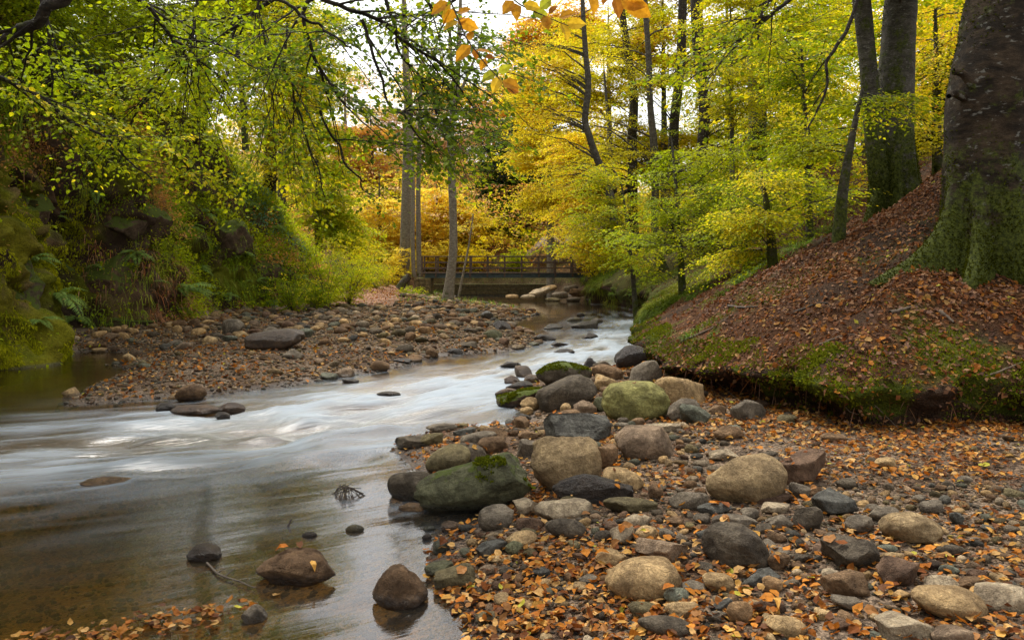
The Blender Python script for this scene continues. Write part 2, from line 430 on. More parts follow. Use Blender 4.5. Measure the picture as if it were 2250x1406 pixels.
for t in np.concatenate([np.linspace(0, 1, 18), 1 + np.linspace(0, .42, 9)[1:]]):
    if t <= 1:
        ins = np.interp(t, [0, .15, .4, .6, .8, .92, 1], [.04, .20, .32, .26, .03, -.05, .02]) * (.55 + .9 * (vnoise(S3(1.3, 3), 35) * .5 + .5))
        p = BANK + nrm * (ins + ed)[:, None]; zz = (bz - .15) * (1 - t) + lipz * t
        q = np.stack([p[:, 0], p[:, 1], zz], 1); nn = fbm(q * 2.2, 36, 3) * .16 + fbm(q * 5., 37, 4) * .11 + fbm(q * 13, 39, 3) * .035; q[:, 2] += fbm(q * 3., 38, 3) * .05 * (t > .3)
        q[:, :2] += nrm * nn[:, None]
        c = mixc(np.tile(C_SOIL * .7, (ns, 1)), np.array([.075, .10, .012]), sstep(-.05, .2, fbm(q * 2.2, 41, 4)) * (t > .5))
    else:
        d = t - 1; p = BANK + nrm * (d + (ed + .02) * (1 - d / .42))[:, None]
        z, dd, _ = slope_surf(p[:, 0], p[:, 1]); q = np.stack([p[:, 0], p[:, 1], z + .012], 1); c = slope_col(p[:, 0], p[:, 1], np.full(ns, d))
    V.append(q); CC.append(c)
V = np.stack(V, 1).reshape(-1, 3); CC = np.stack(CC, 1).reshape(-1, 3); f2 = grid_faces(ns, 26)
SLOPE = (np.concatenate([V1, V]), np.concatenate([f, f2 + len(V1)]))
EDGE = (V, f2)
mb = MB(); mb.add(*SLOPE, np.concatenate([C1, CC])); kind(mb.obj('bank', M_EARTH), 'structure')

# ---- left cliff
nc = len(CLIFF)
farc = smoothpath([(-44, -8), (-44, 0), (-44, 6), (-44, 11), (-44, 15), (-44, 19), (-44, 22), (-44, 25), (-44, 29), (-44, 33), (-44, 37), (-44, 42), (-44, 46), (-44, 50), (-44, 54), (-44, 58), (-44, 62), (-44, 66)], nc)
dc = unit(farc - CLIFF); hcl = np.interp(CLIFF[:, 1], [0, 14, 22, 25.5, 28, 31, 34, 40, 50], [7.2, 7.2, 7.6, 7.0, 5.0, 2.3, 1.2, 1.0, 2.])
ang = np.interp(CLIFF[:, 1], [0, 20, 26, 30, 36], [.30, .36, .42, .7, 1.3])
cb = base_z(CLIFF[:, 0], CLIFF[:, 1]) ; ca = np.concatenate([[0], np.cumsum(np.linalg.norm(np.diff(CLIFF, axis=0), axis=1))])
th = np.linspace(0, 1, 110); V = []; CC = []
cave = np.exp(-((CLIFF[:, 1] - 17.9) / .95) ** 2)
for k in range(170):
    if k < 110:
        t = th[k]; zz = cb - .3 + (hcl + .3) * t; d = (hcl * t) * ang
        d = d + cave * 1.5 * float(1 - sstep(.26, .36, t)) - cave * .45 * math.exp(-((t - .44) / .09) ** 2)
    else:
        e = ((k - 109) / 60.) ** 1.6 * 24; zz = cb + hcl + e * .62 - .004 * e * e; d = hcl * ang + e
    p = CLIFF + dc * d[:, None]; q = np.stack([p[:, 0], p[:, 1], zz], 1)
    am = min(1., .25 + k / 40.)
    nn = (fbm(q * np.array([.42, .42, .62]), 61, 4) * 1.25 + (.5 - np.abs(fbm(q * np.array([1.1, 1.1, .8]), 62, 3)) * 2.) * .50 + (.5 - np.abs(fbm(q * 2.6, 64, 3)) * 2) * .22 + fbm(q * 1.9, 63, 4) * .42 + fbm(q * 6, 65, 3) * .17) * am
    nn = nn * np.interp(CLIFF[:, 1], [24, 33], [1, .45])
    q[:, :2] += dc * nn[:, None]; q[:, 2] += (fbm(q * 1.3, 67, 3) * .32 * am)
    n3 = fbm(q * np.array([1.1, 1.1, .7]), 69, 4)
    c = mixc(np.tile(np.array([.075, .052, .036]), (nc, 1)), np.array([.15, .165, .014]), sstep(-.12, .2, n3))
    c = mixc(c, np.array([.20, .125, .075]), sstep(.12, .35, fbm(q * 1.6, 71, 4)) * .7)
    lowm = sstep(15.6, 14.6, CLIFF[:, 1]); c = mixc(c, np.array([.20, .19, .012]), lowm * sstep(-.3, .1, fbm(q * 2.1, 73, 4)) * .85)
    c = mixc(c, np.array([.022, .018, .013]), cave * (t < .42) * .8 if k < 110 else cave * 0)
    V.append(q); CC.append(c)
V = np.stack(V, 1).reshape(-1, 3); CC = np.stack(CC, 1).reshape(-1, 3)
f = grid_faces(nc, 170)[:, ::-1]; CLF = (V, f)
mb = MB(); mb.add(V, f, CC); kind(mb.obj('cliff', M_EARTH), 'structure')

def bvh(*parts):
    vs = []; fs = []; n = 0
    for v, f in parts: vs.append(v); fs += (f + n).tolist(); n += len(v)
    return BVHTree.FromPolygons(np.concatenate(vs).tolist(), fs)
BV = bvh(BASE, SLOPE, CLF)
def hit(u, v, water=False):
    """point of the ground seen at photo pixel u, v"""
    d = Vector(((u - U0) / F, 1, (V0 - v) / F)).normalized()
    p, n, i, r = BV.ray_cast(Vector((0, 0, H)), d)
    if p is None or (water and p.z < 0):
        if v > V0 + 5: x, y = G(u, v, 0.); return Vector((x, y, 0)), Vector((0, 0, 1))
        return Vector(P(u, v, 60)), Vector((0, 0, 1))
    if n.z < 0: n = -n
    return p, n
def gz(x, y):
    p, n, i, r = BV.ray_cast(Vector((x, y, 30)), Vector((0, 0, -1)))
    return (p.z, n) if p else (0, Vector((0, 0, 1)))

def sample(part, n, rng, flt=None):
    """random points on a ground sheet: area weighted; flt(P)->weight 0..1"""
    v, f = part; a, b, c, d = (v[f[:, i]] for i in range(4))
    N = np.cross(c - a, d - b); A = np.linalg.norm(N, axis=1) * .5
    ctr = (a + b + c + d) / 4
    if flt is not None: A = np.clip(np.nan_to_num(A * flt(ctr)), 0, None)
    i = rng.choice(len(f), n, p=A / A.sum()); s = rng.random((n, 1)); t = rng.random((n, 1))
    p = (a[i] * (1 - s) + b[i] * s) * (1 - t) + (d[i] * (1 - s) + c[i] * s) * t
    nn = unit(N[i]); nn[nn[:, 2] < 0] *= -1
    return p, nn
def uv_of(p): return U0 + F * p[:, 0] / p[:, 1], V0 + F * (H - p[:, 2]) / p[:, 1]
def inview(p, mu=120, mv=100):
    y = np.maximum(p[:, 1], .1); u = U0 + F * p[:, 0] / y; v = V0 + F * (H - p[:, 2]) / y
    return (p[:, 1] > 1) & (u > -mu) & (u < 2250 + mu) & (v > -mv) & (v < 1406 + mv)

# ================================================================ ROCKS
def ico(sub):
    b = bmesh.new(); bmesh.ops.create_icosphere(b, subdivisions=sub, radius=1)
    v = np.array([x.co[:] for x in b.verts]); f = np.array([[q.index for q in x.verts] for x in b.faces]); b.free(); return v, f
ICO = {k: ico(k) for k in (1, 2, 3, 4, 5)}
def rock_shape(sub, seed, dims, shape='round', tilt=0., yaw=None):
    """dims = full width, depth, height; returns verts (centre at origin) and faces"""
    rng = np.random.default_rng(seed); v, f = ICO[sub]; v = v.copy()
    k = {'round': 2.2, 'egg': 2.1, 'boxy': 3.6, 'angular': 3.0, 'slab': 3.2, 'dome': 2.3, 'pointed': 2.2}[shape]
    v = v / (np.abs(v) ** k).sum(1, keepdims=True) ** (1 / k)
    if shape == 'egg': v[:, 1:] *= (1 + .22 * v[:, :1])
    if shape == 'dome': v[:, 0] *= 1 - .16 * np.clip(v[:, 2], 0, 1)
    if shape == 'pointed':
        s = 1 - .62 * np.clip((v[:, 2] + .3) / 1.3, 0, 1); v[:, 0] = v[:, 0] * s + .12 * np.clip(v[:, 2], 0, 1) * rng.choice([-1, 1]); v[:, 1] *= s
    npl = {'round': 8, 'egg': 4, 'boxy': 8, 'angular': 11, 'slab': 7, 'dome': 2, 'pointed': 7}[shape]
    cut = {'round': (.68, .93), 'egg': (.78, .96), 'boxy': (.68, .93), 'angular': (.55, .86), 'slab': (.7, .95), 'dome': (.85, 1), 'pointed': (.55, .85)}[shape]
    v = v + .13 * np.stack([fbm(v * 1.1 + seed % 97, 100 + a, 3) for a in range(3)], 1) * (1.5 if shape != 'egg' else .7)
    for _ in range(npl):
        n = unit(rng.standard_normal(3)); c = rng.uniform(*cut); e = v @ n - c
        v = v - np.outer(np.clip(e, 0, None) * (1. if shape in ('angular', 'slab', 'pointed') else .8), n)
    v = v + v * (.075 * fbm(v * 2.2 + seed % 59, 105, 3) + .045 * fbm(v * 4 + seed % 89, 107, 3) + .012 * fbm(v * 12 + seed % 83, 109, 2))[:, None] * (1 if shape != 'egg' else .5)
    if shape in ('angular', 'slab', 'pointed') or (seed % 3 == 0 and shape != 'egg'):   # bedding cracks
        a = unit(rng.standard_normal(3)); s = v @ a * 6 + 1.2 * fbm(v * 2, seed % 71, 2); fr = s - np.floor(s)
        v = v * (1 - .022 * np.exp(-(fr / .10) ** 2))[:, None]
    lo, hi = v.min(0), v.max(0); v = (v - (lo + hi) / 2) / (hi - lo) * np.array(dims)
    if tilt: c, s = math.cos(tilt), math.sin(tilt); v = np.stack([v[:, 0] * c - v[:, 2] * s, v[:, 1], v[:, 0] * s + v[:, 2] * c], 1)
    if yaw is None: yaw = rng.uniform(-.35, .35)
    c, s = math.cos(yaw), math.sin(yaw); v = np.stack([v[:, 0] * c - v[:, 1] * s, v[:, 0] * s + v[:, 1] * c, v[:, 2]], 1)
    return v, f
RC = {'tan': (.54, .41, .25), 'pale': (.52, .46, .38), 'granite': (.44, .35, .23), 'grey': (.24, .22, .20), 'darkgrey': (.14, .125, .11), 'slate': (.135, .145, .155), 'black': (.070, .050, .038),
      'brown': (.26, .18, .12), 'umber': (.15, .10, .065), 'redbrown': (.21, .145, .115), 'pink': (.33, .26, .21), 'olive': (.21, .19, .12), 'green': (.34, .35, .15), 'greygreen': (.15, .165, .115), 'bluegreen': (.20, .23, .21), 'orange': (.40, .27, .16)}
CW = {'tan': 'tan', 'pale': 'pale', 'granite': 'speckled tan', 'grey': 'grey', 'darkgrey': 'dark grey', 'slate': 'blue-grey', 'black': 'blackish', 'brown': 'brown', 'umber': 'dark brown', 'redbrown': 'reddish brown', 'pink': 'pinkish', 'olive': 'olive',
      'green': 'green-stained', 'greygreen': 'grey-green', 'bluegreen': 'blue-green', 'orange': 'orange-brown'}
# u centre, v foot, width, height (photo pixels), colour, shape, tilt, material, label ('' = generated)
HERO = [
 (1397, 925, 150, 84, 'green', 'dome', 0, '', 'big smooth yellow-green domed boulder above the gravel beach'),
 (1497, 890, 108, 58, 'tan', 'boxy', -.12, '', 'tan boulder leaning on the right side of the green dome boulder'),
 (1505, 925, 92, 48, 'grey', 'round', 0, '', 'grey-brown flat stone under the leaning tan boulder'),
 (1527, 932, 68, 44, 'bluegreen', 'angular', 0, '', 'blue-green angular stone in front of the leaning tan boulder'),
 (1245, 897, 136, 62, 'darkgrey', 'boxy', .22, '', 'long grey striped boulder left of the green dome boulder'),
 (1240, 845, 122, 48, 'darkgrey', 'dome', 0, 'm', 'dark boulder with a thick moss cap beside the rapids'),
 (1390, 811, 82, 42, 'black', 'dome', 0, 'w', 'wet black boulder in the water at the tip of the bank'),
 (1415, 842, 78, 44, 'grey', 'slab', .5, '', 'tilted flat-faced slab behind the green dome boulder'),
 (1335, 835, 72, 32, 'brown', 'round', -.25, '', 'mottled brown oblong stone behind the green dome boulder'),
 (1297, 806, 34, 22, 'black', 'pointed', 0, 'w', 'small dark pointed rock at the river edge left of the wet black boulder'),
 (1322, 812, 36, 20, 'grey', 'angular', -.3, '', ''),
 (1150, 828, 42, 26, 'brown', 'angular', 0, 'w', 'dark wet stone topping a small pile at the rapids edge'),
 (1126, 842, 40, 18, 'redbrown', 'round', 0, 'w', ''), (1168, 842, 34, 16, 'brown', 'round', 0, 'w', ''), (1140, 856, 66, 18, 'black', 'slab', .1, 'w', ''),
 (1148, 893, 118, 34, 'black', 'boxy', .22, 'm', 'long black wet rock with a moss stripe in the shallows'),
 (1112, 868, 52, 16, 'brown', 'slab', .25, 'w', 'thin brown wet slab lying in the shallows'),
 (1165, 905, 46, 32, 'tan', 'round', 0, '', ''), (1157, 914, 30, 20, 'tan', 'round', 0, '', ''), (1150, 925, 40, 18, 'darkgrey', 'angular', 0, 'w', ''),
 (1330, 858, 52, 30, 'tan', 'boxy', -.3, '', 'tan split stone just left above the green dome boulder'), (1333, 866, 32, 16, 'brown', 'round', 0, '', ''),
 (1318, 905, 38, 32, 'greygreen', 'angular', 0, '', 'grey-green block touching the left foot of the green dome boulder'),
 (1285, 912, 52, 32, 'pink', 'round', 0, '', ''), (1245, 928, 66, 26, 'brown', 'round', .2, '', ''), (1226, 938, 54, 28, 'brown', 'round', .1, '', 'smooth brown stone leaning on the blue-grey slate boulder'),
 (1275, 975, 142, 66, 'slate', 'angular', -.08, '', 'large angular blue-grey slate boulder with chipped edges'),
 (1418, 1012, 138, 72, 'pink', 'round', -.05, '', 'large pinkish brown cracked boulder right of the slate boulder'),
 (1243, 1082, 158, 118, 'granite', 'boxy', 0, '', 'tallest boulder, blocky speckled tan granite next to the mossy green slab'),
 (1042, 1130, 256, 108, 'greygreen', 'slab', .28, 's', 'long grey-green slab rising from the water with moss on its shoulder'),
 (905, 1100, 112, 64, 'darkgrey', 'round', 0, '', 'rounded dark grey boulder in the water left of the green slab'),
 (985, 1038, 104, 56, 'olive', 'egg', .25, '', 'olive-brown oval boulder behind the long green slab'),
 (1032, 1020, 80, 44, 'darkgrey', 'round', -.2, '', 'dark grey mottled boulder behind the green slab'),
 (1083, 995, 70, 36, 'brown', 'round', 0, '', ''), (1052, 984, 84, 34, 'grey', 'slab', .1, '', 'grey flat slab on the leafy spit by the water'),
 (1302, 1112, 182, 54, 'black', 'boxy', .08, 'w', 'long blackish brown log-shaped boulder before the tall granite boulder'),
 (1368, 1082, 92, 52, 'tan', 'boxy', -.08, '', 'tan layered slab behind the blackish log-shaped boulder'),
 (1332, 1032, 52, 54, 'brown', 'angular', 0, '', 'brown upright stone behind the right of the tall granite boulder'),
 (1252, 1122, 56, 30, 'olive', 'round', 0, '', 'small olive stone in front of the blackish log-shaped boulder'),
 (1640, 1110, 178, 106, 'granite', 'egg', .12, '', 'large egg-shaped speckled tan boulder in the middle of the beach'),
 (1762, 1064, 118, 64, 'redbrown', 'angular', .3, '', 'reddish brown angular boulder right of the egg-shaped one'),
 (1830, 1134, 92, 54, 'slate', 'angular', 0, '', 'dark slate block with a crack right of the egg-shaped boulder'),
 (1757, 1094, 46, 32, 'grey', 'angular', 0, '', ''), (1790, 1092, 30, 24, 'brown', 'angular', 0, '', ''),
 (1775, 1168, 66, 56, 'darkgrey', 'angular', 0, '', 'dark grey fractured stone below the slate block'),
 (1700, 1108, 84, 22, 'redbrown', 'slab', .12, '', 'low reddish slab at the foot of the egg-shaped boulder'), (1707, 1128, 70, 22, 'pale', 'boxy', 0, '', ''),
 (2000, 1198, 130, 66, 'granite', 'round', -.08, '', 'rounded speckled pale boulder at the right of the beach'),
 (1615, 1250, 146, 92, 'darkgrey', 'round', -.08, '', 'big rough dark grey boulder among small stones'),
 (1412, 1326, 168, 94, 'tan', 'egg', .12, '', 'long smooth yellow-tan boulder near the bottom of the beach'),
 (1456, 1242, 116, 56, 'pink', 'angular', -.05, '', 'broken pinkish stone behind the long yellow-tan boulder'),
 (1870, 1260, 130, 74, 'darkgrey', 'angular', -.1, '', 'grey craggy boulder at right with a lumpy top'),
 (1858, 1318, 90, 62, 'brown', 'angular', 0, '', 'brown blocky stone in front of the grey craggy boulder'),
 (1975, 1290, 92, 60, 'redbrown', 'angular', 0, '', 'muddy reddish stone right of the brown blocky one'),
 (2083, 1368, 160, 74, 'tan', 'egg', -.2, '', 'large smooth tan boulder in the lower right corner area'),
 (2205, 1345, 132, 56, 'pale', 'boxy', -.05, '', 'pale pitted boulder at the right edge'), (2075, 1308, 84, 40, 'pale', 'angular', -.1, '', 'pale angular stone behind the large smooth tan boulder'),
 (1982, 1410, 118, 54, 'pale', 'angular', .05, '', 'pale cracked stone at the bottom edge'), (2090, 1420, 90, 40, 'pink', 'round', 0, '', ''), (2135, 1300, 66, 30, 'brown', 'round', 0, '', ''),
 (1243, 1184, 96, 42, 'darkgrey', 'egg', -.1, '', 'smooth charcoal pebble-shaped stone in front of the striated pale one'),
 (1090, 1164, 82, 50, 'grey', 'round', 0, '', 'grey-brown stone right below the long green slab'),
 (1154, 1137, 62, 40, 'pale', 'angular', 0, '', 'pale pinkish block at the foot of the tall granite boulder'),
 (1238, 1143, 130, 42, 'pale', 'slab', .1, '', 'pale striated stone below the blackish log-shaped boulder'),
 (1163, 1168, 66, 32, 'redbrown', 'angular', 0, '', ''), (1147, 1208, 70, 40, 'tan', 'round', .2, '', 'tan rounded stone with leaves on it left of the charcoal stone'),
 (1083, 1220, 74, 30, 'slate', 'slab', .1, '', ''), (1165, 1208, 50, 16, 'pale', 'slab', 0, '', ''),
 (1342, 1246, 72, 36, 'tan', 'round', 0, '', ''), (1370, 1198, 60, 46, 'pale', 'angular', 0, '', ''), (1325, 1192, 42, 26, 'darkgrey', 'round', 0, '', ''),
 (1385, 1128, 118, 32, 'olive', 'boxy', -.06, '', 'long low olive stone below the blackish log-shaped boulder'),
 (1512, 1120, 88, 38, 'grey', 'round', .1, '', 'grey boulder left of the egg-shaped one'), (1440, 1097, 34, 32, 'brown', 'round', .6, '', ''),
 (1570, 1132, 78, 24, 'slate', 'slab', 0, '', 'thin slate at the foot of the egg-shaped boulder'), (1712, 1164, 62, 32, 'grey', 'slab', .1, '', ''),
 (1613, 1160, 98, 26, 'grey', 'angular', 0, '', ''), (1648, 1142, 40, 26, 'grey', 'round', 0, '', ''),
 (1422, 1190, 52, 32, 'tan', 'round', 0, '', ''), (1465, 1190, 36, 28, 'grey', 'boxy', 0, '', ''), (1400, 1158, 60, 26, 'pale', 'round', 0, '', ''),
 (1712, 1252, 52, 36, 'brown', 'round', 0, '', ''), (1578, 1302, 70, 40, 'tan', 'round', -.1, '', ''), (1525, 1306, 58, 28, 'grey', 'round', 0, '', ''),
 (1697, 1304, 46, 36, 'orange', 'round', 0, '', 'small round orange-brown stone below the big dark grey boulder'), (1625, 1372, 56, 48, 'orange', 'round', 0, '', 'orange-brown lump near the bottom of the beach'),
 (1488, 1332, 62, 38, 'bluegreen', 'egg', -.2, '', 'grey-green smooth stone against the long yellow-tan boulder'), (1410, 1358, 62, 32, 'olive', 'round', 0, '', ''), (1500, 1358, 80, 30, 'tan', 'boxy', -.05, '', ''),
 (1462, 1400, 122, 40, 'darkgrey', 'egg', -.1, '', 'dark striped oval stone at the bottom edge'), (1727, 1402, 82, 46, 'tan', 'boxy', -.35, '', ''), (1685, 1286, 60, 34, 'slate', 'angular', 0, '', ''), (1655, 1296, 44, 30, 'slate', 'angular', .5, '', ''),
 (1887, 1172, 66, 38, 'grey', 'round', 0, '', ''), (1590, 1348, 56, 26, 'slate', 'angular', .2, '', ''), (1690, 1350, 70, 30, 'redbrown', 'slab', -.2, '', ''), (1575, 1366, 50, 22, 'grey', 'round', 0, '', ''), (1650, 1345, 44, 26, 'tan', 'round', 0, '', ''),
 (655, 1286, 184, 74, 'umber', 'pointed', 0, 'n', 'peaked brown boulder standing in the calm water'),
 (880, 1334, 122, 86, 'umber', 'pointed', 0, 'n', 'dark brown blocky boulder in the water near the shore'),
 (450, 1234, 76, 36, 'black', 'dome', 0, 'w', 'small wet dark rock in the brown shallows'),
 (557, 1370, 56, 42, 'grey', 'pointed', 0, 'n', 'little stone with a dry pale top in the shallows'),
 (780, 1168, 42, 16, 'olive', 'dome', 0, 'w', 'small olive hump rock in the calm water'), (680, 1180, 34, 12, 'black', 'dome', 0, 'w', ''),
 (1000, 1298, 98, 46, 'olive', 'boxy', .18, 'n', 'olive-brown stone on the leafy shoreline'), (966, 1272, 62, 34, 'greygreen', 'slab', .1, 'n', ''), (990, 1168, 44, 22, 'brown', 'round', 0, 'w', ''), (970, 1216, 38, 30, 'greygreen', 'round', 0, 'w', ''),
 (938, 1186, 22, 14, 'black', 'round', 0, 'w', ''), (944, 1165, 28, 10, 'greygreen', 'dome', 0, 'w', ''), (905, 1122, 62, 16, 'orange', 'dome', 0, 'w', ''),
 (420, 882, 66, 36, 'umber', 'dome', 0, 'n', 'brown humped boulder at the edge of the gravel bar'), (365, 905, 48, 22, 'black', 'dome', 0, 'w', ''), (427, 909, 108, 18, 'redbrown', 'dome', 0, 'w', 'flat reddish rock awash in the current'),
 (508, 904, 60, 20, 'redbrown', 'dome', 0, 'w', ''), (490, 920, 36, 16, 'black', 'dome', 0, 'w', ''), (232, 1066, 110, 14, 'orange', 'dome', 0, 'w', 'orange-brown rock showing through the brown water'),
 (512, 737, 50, 36, 'grey', 'round', 0, '', 'lone rounded boulder standing on the gravel bar'), (605, 769, 128, 36, 'umber', 'boxy', .04, 'w', 'dark log-like slab lying on the gravel bar'),
 (595, 742, 36, 24, 'grey', 'round', 0, '', ''), (834, 817, 44, 26, 'brown', 'round', 0, 'n', 'round brown stone at the bar edge'), (667, 742, 42, 20, 'bluegreen', 'boxy', 0, '', ''), (1000, 778, 36, 14, 'black', 'round', 0, 'w', ''),
 (934, 735, 28, 18, 'orange', 'round', 0, '', 'orange-tan round cobble on the gravel bar'), (1083, 745, 44, 20, 'greygreen', 'round', 0, '', ''), (950, 786, 28, 22, 'brown', 'round', 0, '', ''), (1070, 703, 28, 16, 'darkgrey', 'round', 0, 'w', ''),
 (1104, 727, 44, 18, 'black', 'angular', 0, 'w', ''), (1215, 723, 44, 12, 'darkgrey', 'angular', 0, 'w', ''), (1285, 722, 60, 18, 'darkgrey', 'angular', 0, 'w', ''), (1262, 706, 34, 10, 'olive', 'round', 0, 'w', ''), (1310, 710, 30, 12, 'grey', 'round', 0, 'w', ''),
 (1276, 695, 18, 8, 'black', 'round', 0, 'w', ''), (1296, 743, 42, 12, 'black', 'angular', 0, 'w', ''), (1238, 779, 50, 13, 'black', 'angular', 0, 'w', ''), (1122, 806, 50, 12, 'black', 'angular', 0, 'w', ''), (1195, 748, 56, 16, 'black', 'angular', 0, 'w', ''),
 (1230, 760, 38, 8, 'black', 'angular', 0, 'w', ''), (880, 797, 50, 10, 'black', 'angular', 0, 'w', ''), (855, 868, 56, 8, 'black', 'dome', 0, 'w', ''), (1160, 880, 30, 8, 'black', 'dome', 0, 'w', ''), (770, 840, 40, 8, 'black', 'angular', 0, 'w', ''),
 (1645, 924, 78, 44, 'grey', 'angular', 0, '', 'rough grey boulder tucked under the bank edge'), (1600, 967, 66, 30, 'brown', 'round', 0, '', ''), (1613, 948, 36, 14, 'bluegreen', 'round', 0, '', ''),
 (1944, 1030, 46, 24, 'tan', 'round', .2, '', 'lone tan stone on the leafy gravel'), (1590, 1012, 66, 24, 'pale', 'slab', .1, '', ''), (1460, 950, 72, 20, 'pale', 'slab', 0, '', ''), (1402, 936, 32, 18, 'brown', 'round', 0, '', ''), (1365, 942, 34, 14, 'grey', 'round', 0, '', ''),
 (1680, 1010, 60, 16, 'darkgrey', 'slab', .1, '', ''), (1700, 1020, 30, 16, 'grey', 'round', 0, '', ''), (1210, 1000, 44, 26, 'slate', 'round', 0, '', ''), (1160, 1005, 50, 40, 'grey', 'angular', 0, '', ''), (905, 985, 88, 26, 'darkgrey', 'slab', .1, 'n', ''), (945, 978, 60, 26, 'olive', 'slab', .1, '', ''),
 (970, 952, 70, 20, 'grey', 'round', 0, 'n', ''), (1090, 965, 60, 26, 'brown', 'angular', 0, '', ''), (1160, 965, 48, 18, 'brown', 'round', 0, '', ''),
 (2045, 1130, 52, 28, 'grey', 'slab', .2, '', ''), (1940, 1145, 70, 30, 'grey', 'round', 0, '', ''), (1920, 1128, 40, 20, 'grey', 'round', 0, '', ''), (2105, 1155, 34, 30, 'slate', 'angular', 0, '', ''), (2090, 1222, 62, 26, 'darkgrey', 'round', 0, '', ''), (2055, 1252, 46, 18, 'black', 'slab', 0, '', ''),
 (2145, 1280, 40, 30, 'redbrown', 'angular', 0, '', ''), (2085, 1262, 44, 20, 'bluegreen', 'round', 0, '', ''), (1960, 1235, 54, 20, 'tan', 'round', 0, '', ''), (1950, 1213, 44, 16, 'bluegreen', 'egg', -.1, '', ''), (1860, 1345, 70, 34, 'grey', 'slab', -.2, '', ''), (1840, 1385, 50, 24, 'redbrown', 'round', 0, '', ''),
 (1130, 1220, 44, 30, 'greygreen', 'round', 0, '', ''), (1100, 1236, 60, 16, 'tan', 'round', 0, '', ''), (1070, 1262, 44, 20, 'pink', 'round', .3, '', ''), (2120, 1062, 30, 16, 'grey', 'round', 0, '', ''), (2020, 1105, 30, 18, 'grey', 'round', 0, '', ''), (1860, 1075, 50, 24, 'darkgrey', 'round', 0, '', ''),
 # boulders on the far right shore under the bridge
 (1185, 652, 56, 18, 'pale', 'angular', .2, '', 'pale angular block on the far shore under the bridge'), (1230, 655, 44, 14, 'grey', 'angular', 0, '', ''), (1205, 640, 40, 12, 'tan', 'slab', .2, '', ''), (1160, 657, 34, 10, 'pale', 'round', 0, '', ''), (1270, 650, 40, 16, 'brown', 'angular', 0, '', ''), (1255, 638, 34, 12, 'grey', 'slab', .3, '', ''),
 (1125, 655, 30, 8, 'tan', 'round', 0, '', ''), (1215, 664, 36, 8, 'olive', 'round', 0, '', ''), (1260, 668, 34, 9, 'darkgrey', 'round', 0, '', ''), (1290, 640, 30, 14, 'redbrown', 'angular', 0, '', ''),
]
RC = {k: (r * 1.06, g, b * .86) for k, (r, g, b) in RC.items()}
WETR = []
MATK = {'': M_ROCK, 'w': M_ROCKW, 'm': M_ROCKM, 'g': M_ROCKG, 'n': M_ROCK, 's': M_ROCKG}
rocks = []; rinfo = []          # finished objects, (u, v, short name)
occ = []                        # (x, y, r) taken ground
def sized(w): return 'tiny' if w < 24 else 'small' if w < 46 else 'medium' if w < 80 else 'big'
SHW = {'round': 'rounded', 'egg': 'oval', 'boxy': 'blocky', 'angular': 'angular', 'slab': 'flat', 'dome': 'humped', 'pointed': 'peaked'}
pending = []
wet_set = 'wn'
for i, (u, v, w, h, c, sh, ti, mk, lab) in enumerate(HERO):
    p, n_ = hit(u, v, water=True)
    if v < 672 and u > 1100: p = Vector(P(u, v, 41.5 + (660 - v) * .05)); p.z = max(p.z, -.02)
    Yc = p.y; px = Yc / F; W = w * px; Hh = h * px; Dp = W * (.28 if lab.startswith('long blackish') else .6 if lab.startswith('tallest') else .78 if w / h < 2.2 else .55)
    bury = .22 if mk != 'w' else .45
    Ht = Hh * (1 + bury)
    # the foot seen is the near edge: step back by about half the depth, grow to keep the seen width
    k = 1 + .42 * Dp / Yc; cx, cy = p.x * k, p.y * k; W *= k; Ht *= k
    # the top edge is seen from above, so part of the seen height is depth
    see = max(0, (H - p.z) / Yc) * Dp * .35; Ht = max(Ht - see, .35 * Ht)
    vv, ff = rock_shape(5 if w > 140 else 4 if w > 44 else 3, 1000 + i * 7, (W, Dp, Ht), sh, ti)
    if lab.startswith('long grey-green'):
        pass
    base = max(p.z, 0)
    zc = base + Ht / 2 - Ht * bury * .8 * (1. if p.z < .03 or mk != 'w' else .4)
    mb = MB(); mb.add(vv, ff)
    o = mb.obj('boulder' if w >= 60 else 'stone', MATK[mk], color=False); o.location = (cx, cy, zc); o.color = (*RC[c], 1)
    if mk in ('w', 'n') or (u < 930 and v < 1300 and v > 1000): WETR.append((cx, cy, W * .5))
    occ.append((cx, cy, W * .5)); rocks.append(o)
    pending.append([o, u, v, w, c, sh, mk, lab]); o['category'] = 'boulder' if w >= 60 else 'stone'
    if mk in ('m', 's'):
        rng = np.random.default_rng(i); e = vv[ff]; nn = unit(np.cross(e[:, 1] - e[:, 0], e[:, 2] - e[:, 0])); ce = e.mean(1)
        m = nn[:, 2] > (.45 if mk == 'm' else .2)
        if mk == 's': m &= (ce[:, 0] > .02 * W) & (ce[:, 2] > -.05 * Ht)
        if c == 'black': m &= np.abs(ce[:, 1]) < .3 * Dp
        idx = np.nonzero(m)[0]
        if len(idx):
            k = rng.choice(idx, 6000); r = rng.dirichlet((1, 1, 1), 6000); pp = (e[k] * r[..., None]).sum(1)
            g = fbm((pp + i) * 6 / max(W, .3), 5, 3) > (-.12 if mk == 'm' else -.02); pp = pp[g]; nk = nn[k][g]; q = len(pp)
            mm = MB(); leaves(mm, pp - nk * .004, nk + .8 * rng.standard_normal((q, 3)), rng.standard_normal((q, 3)), rng.uniform(.012, .03, q) * (W / .6) ** .5, palc('moss', rng, q) * .8)
            mo = mm.obj('moss', M_MOSS, o)
HSHORT = [(x[1], x[2], x[7]) for x in pending if x[7]]
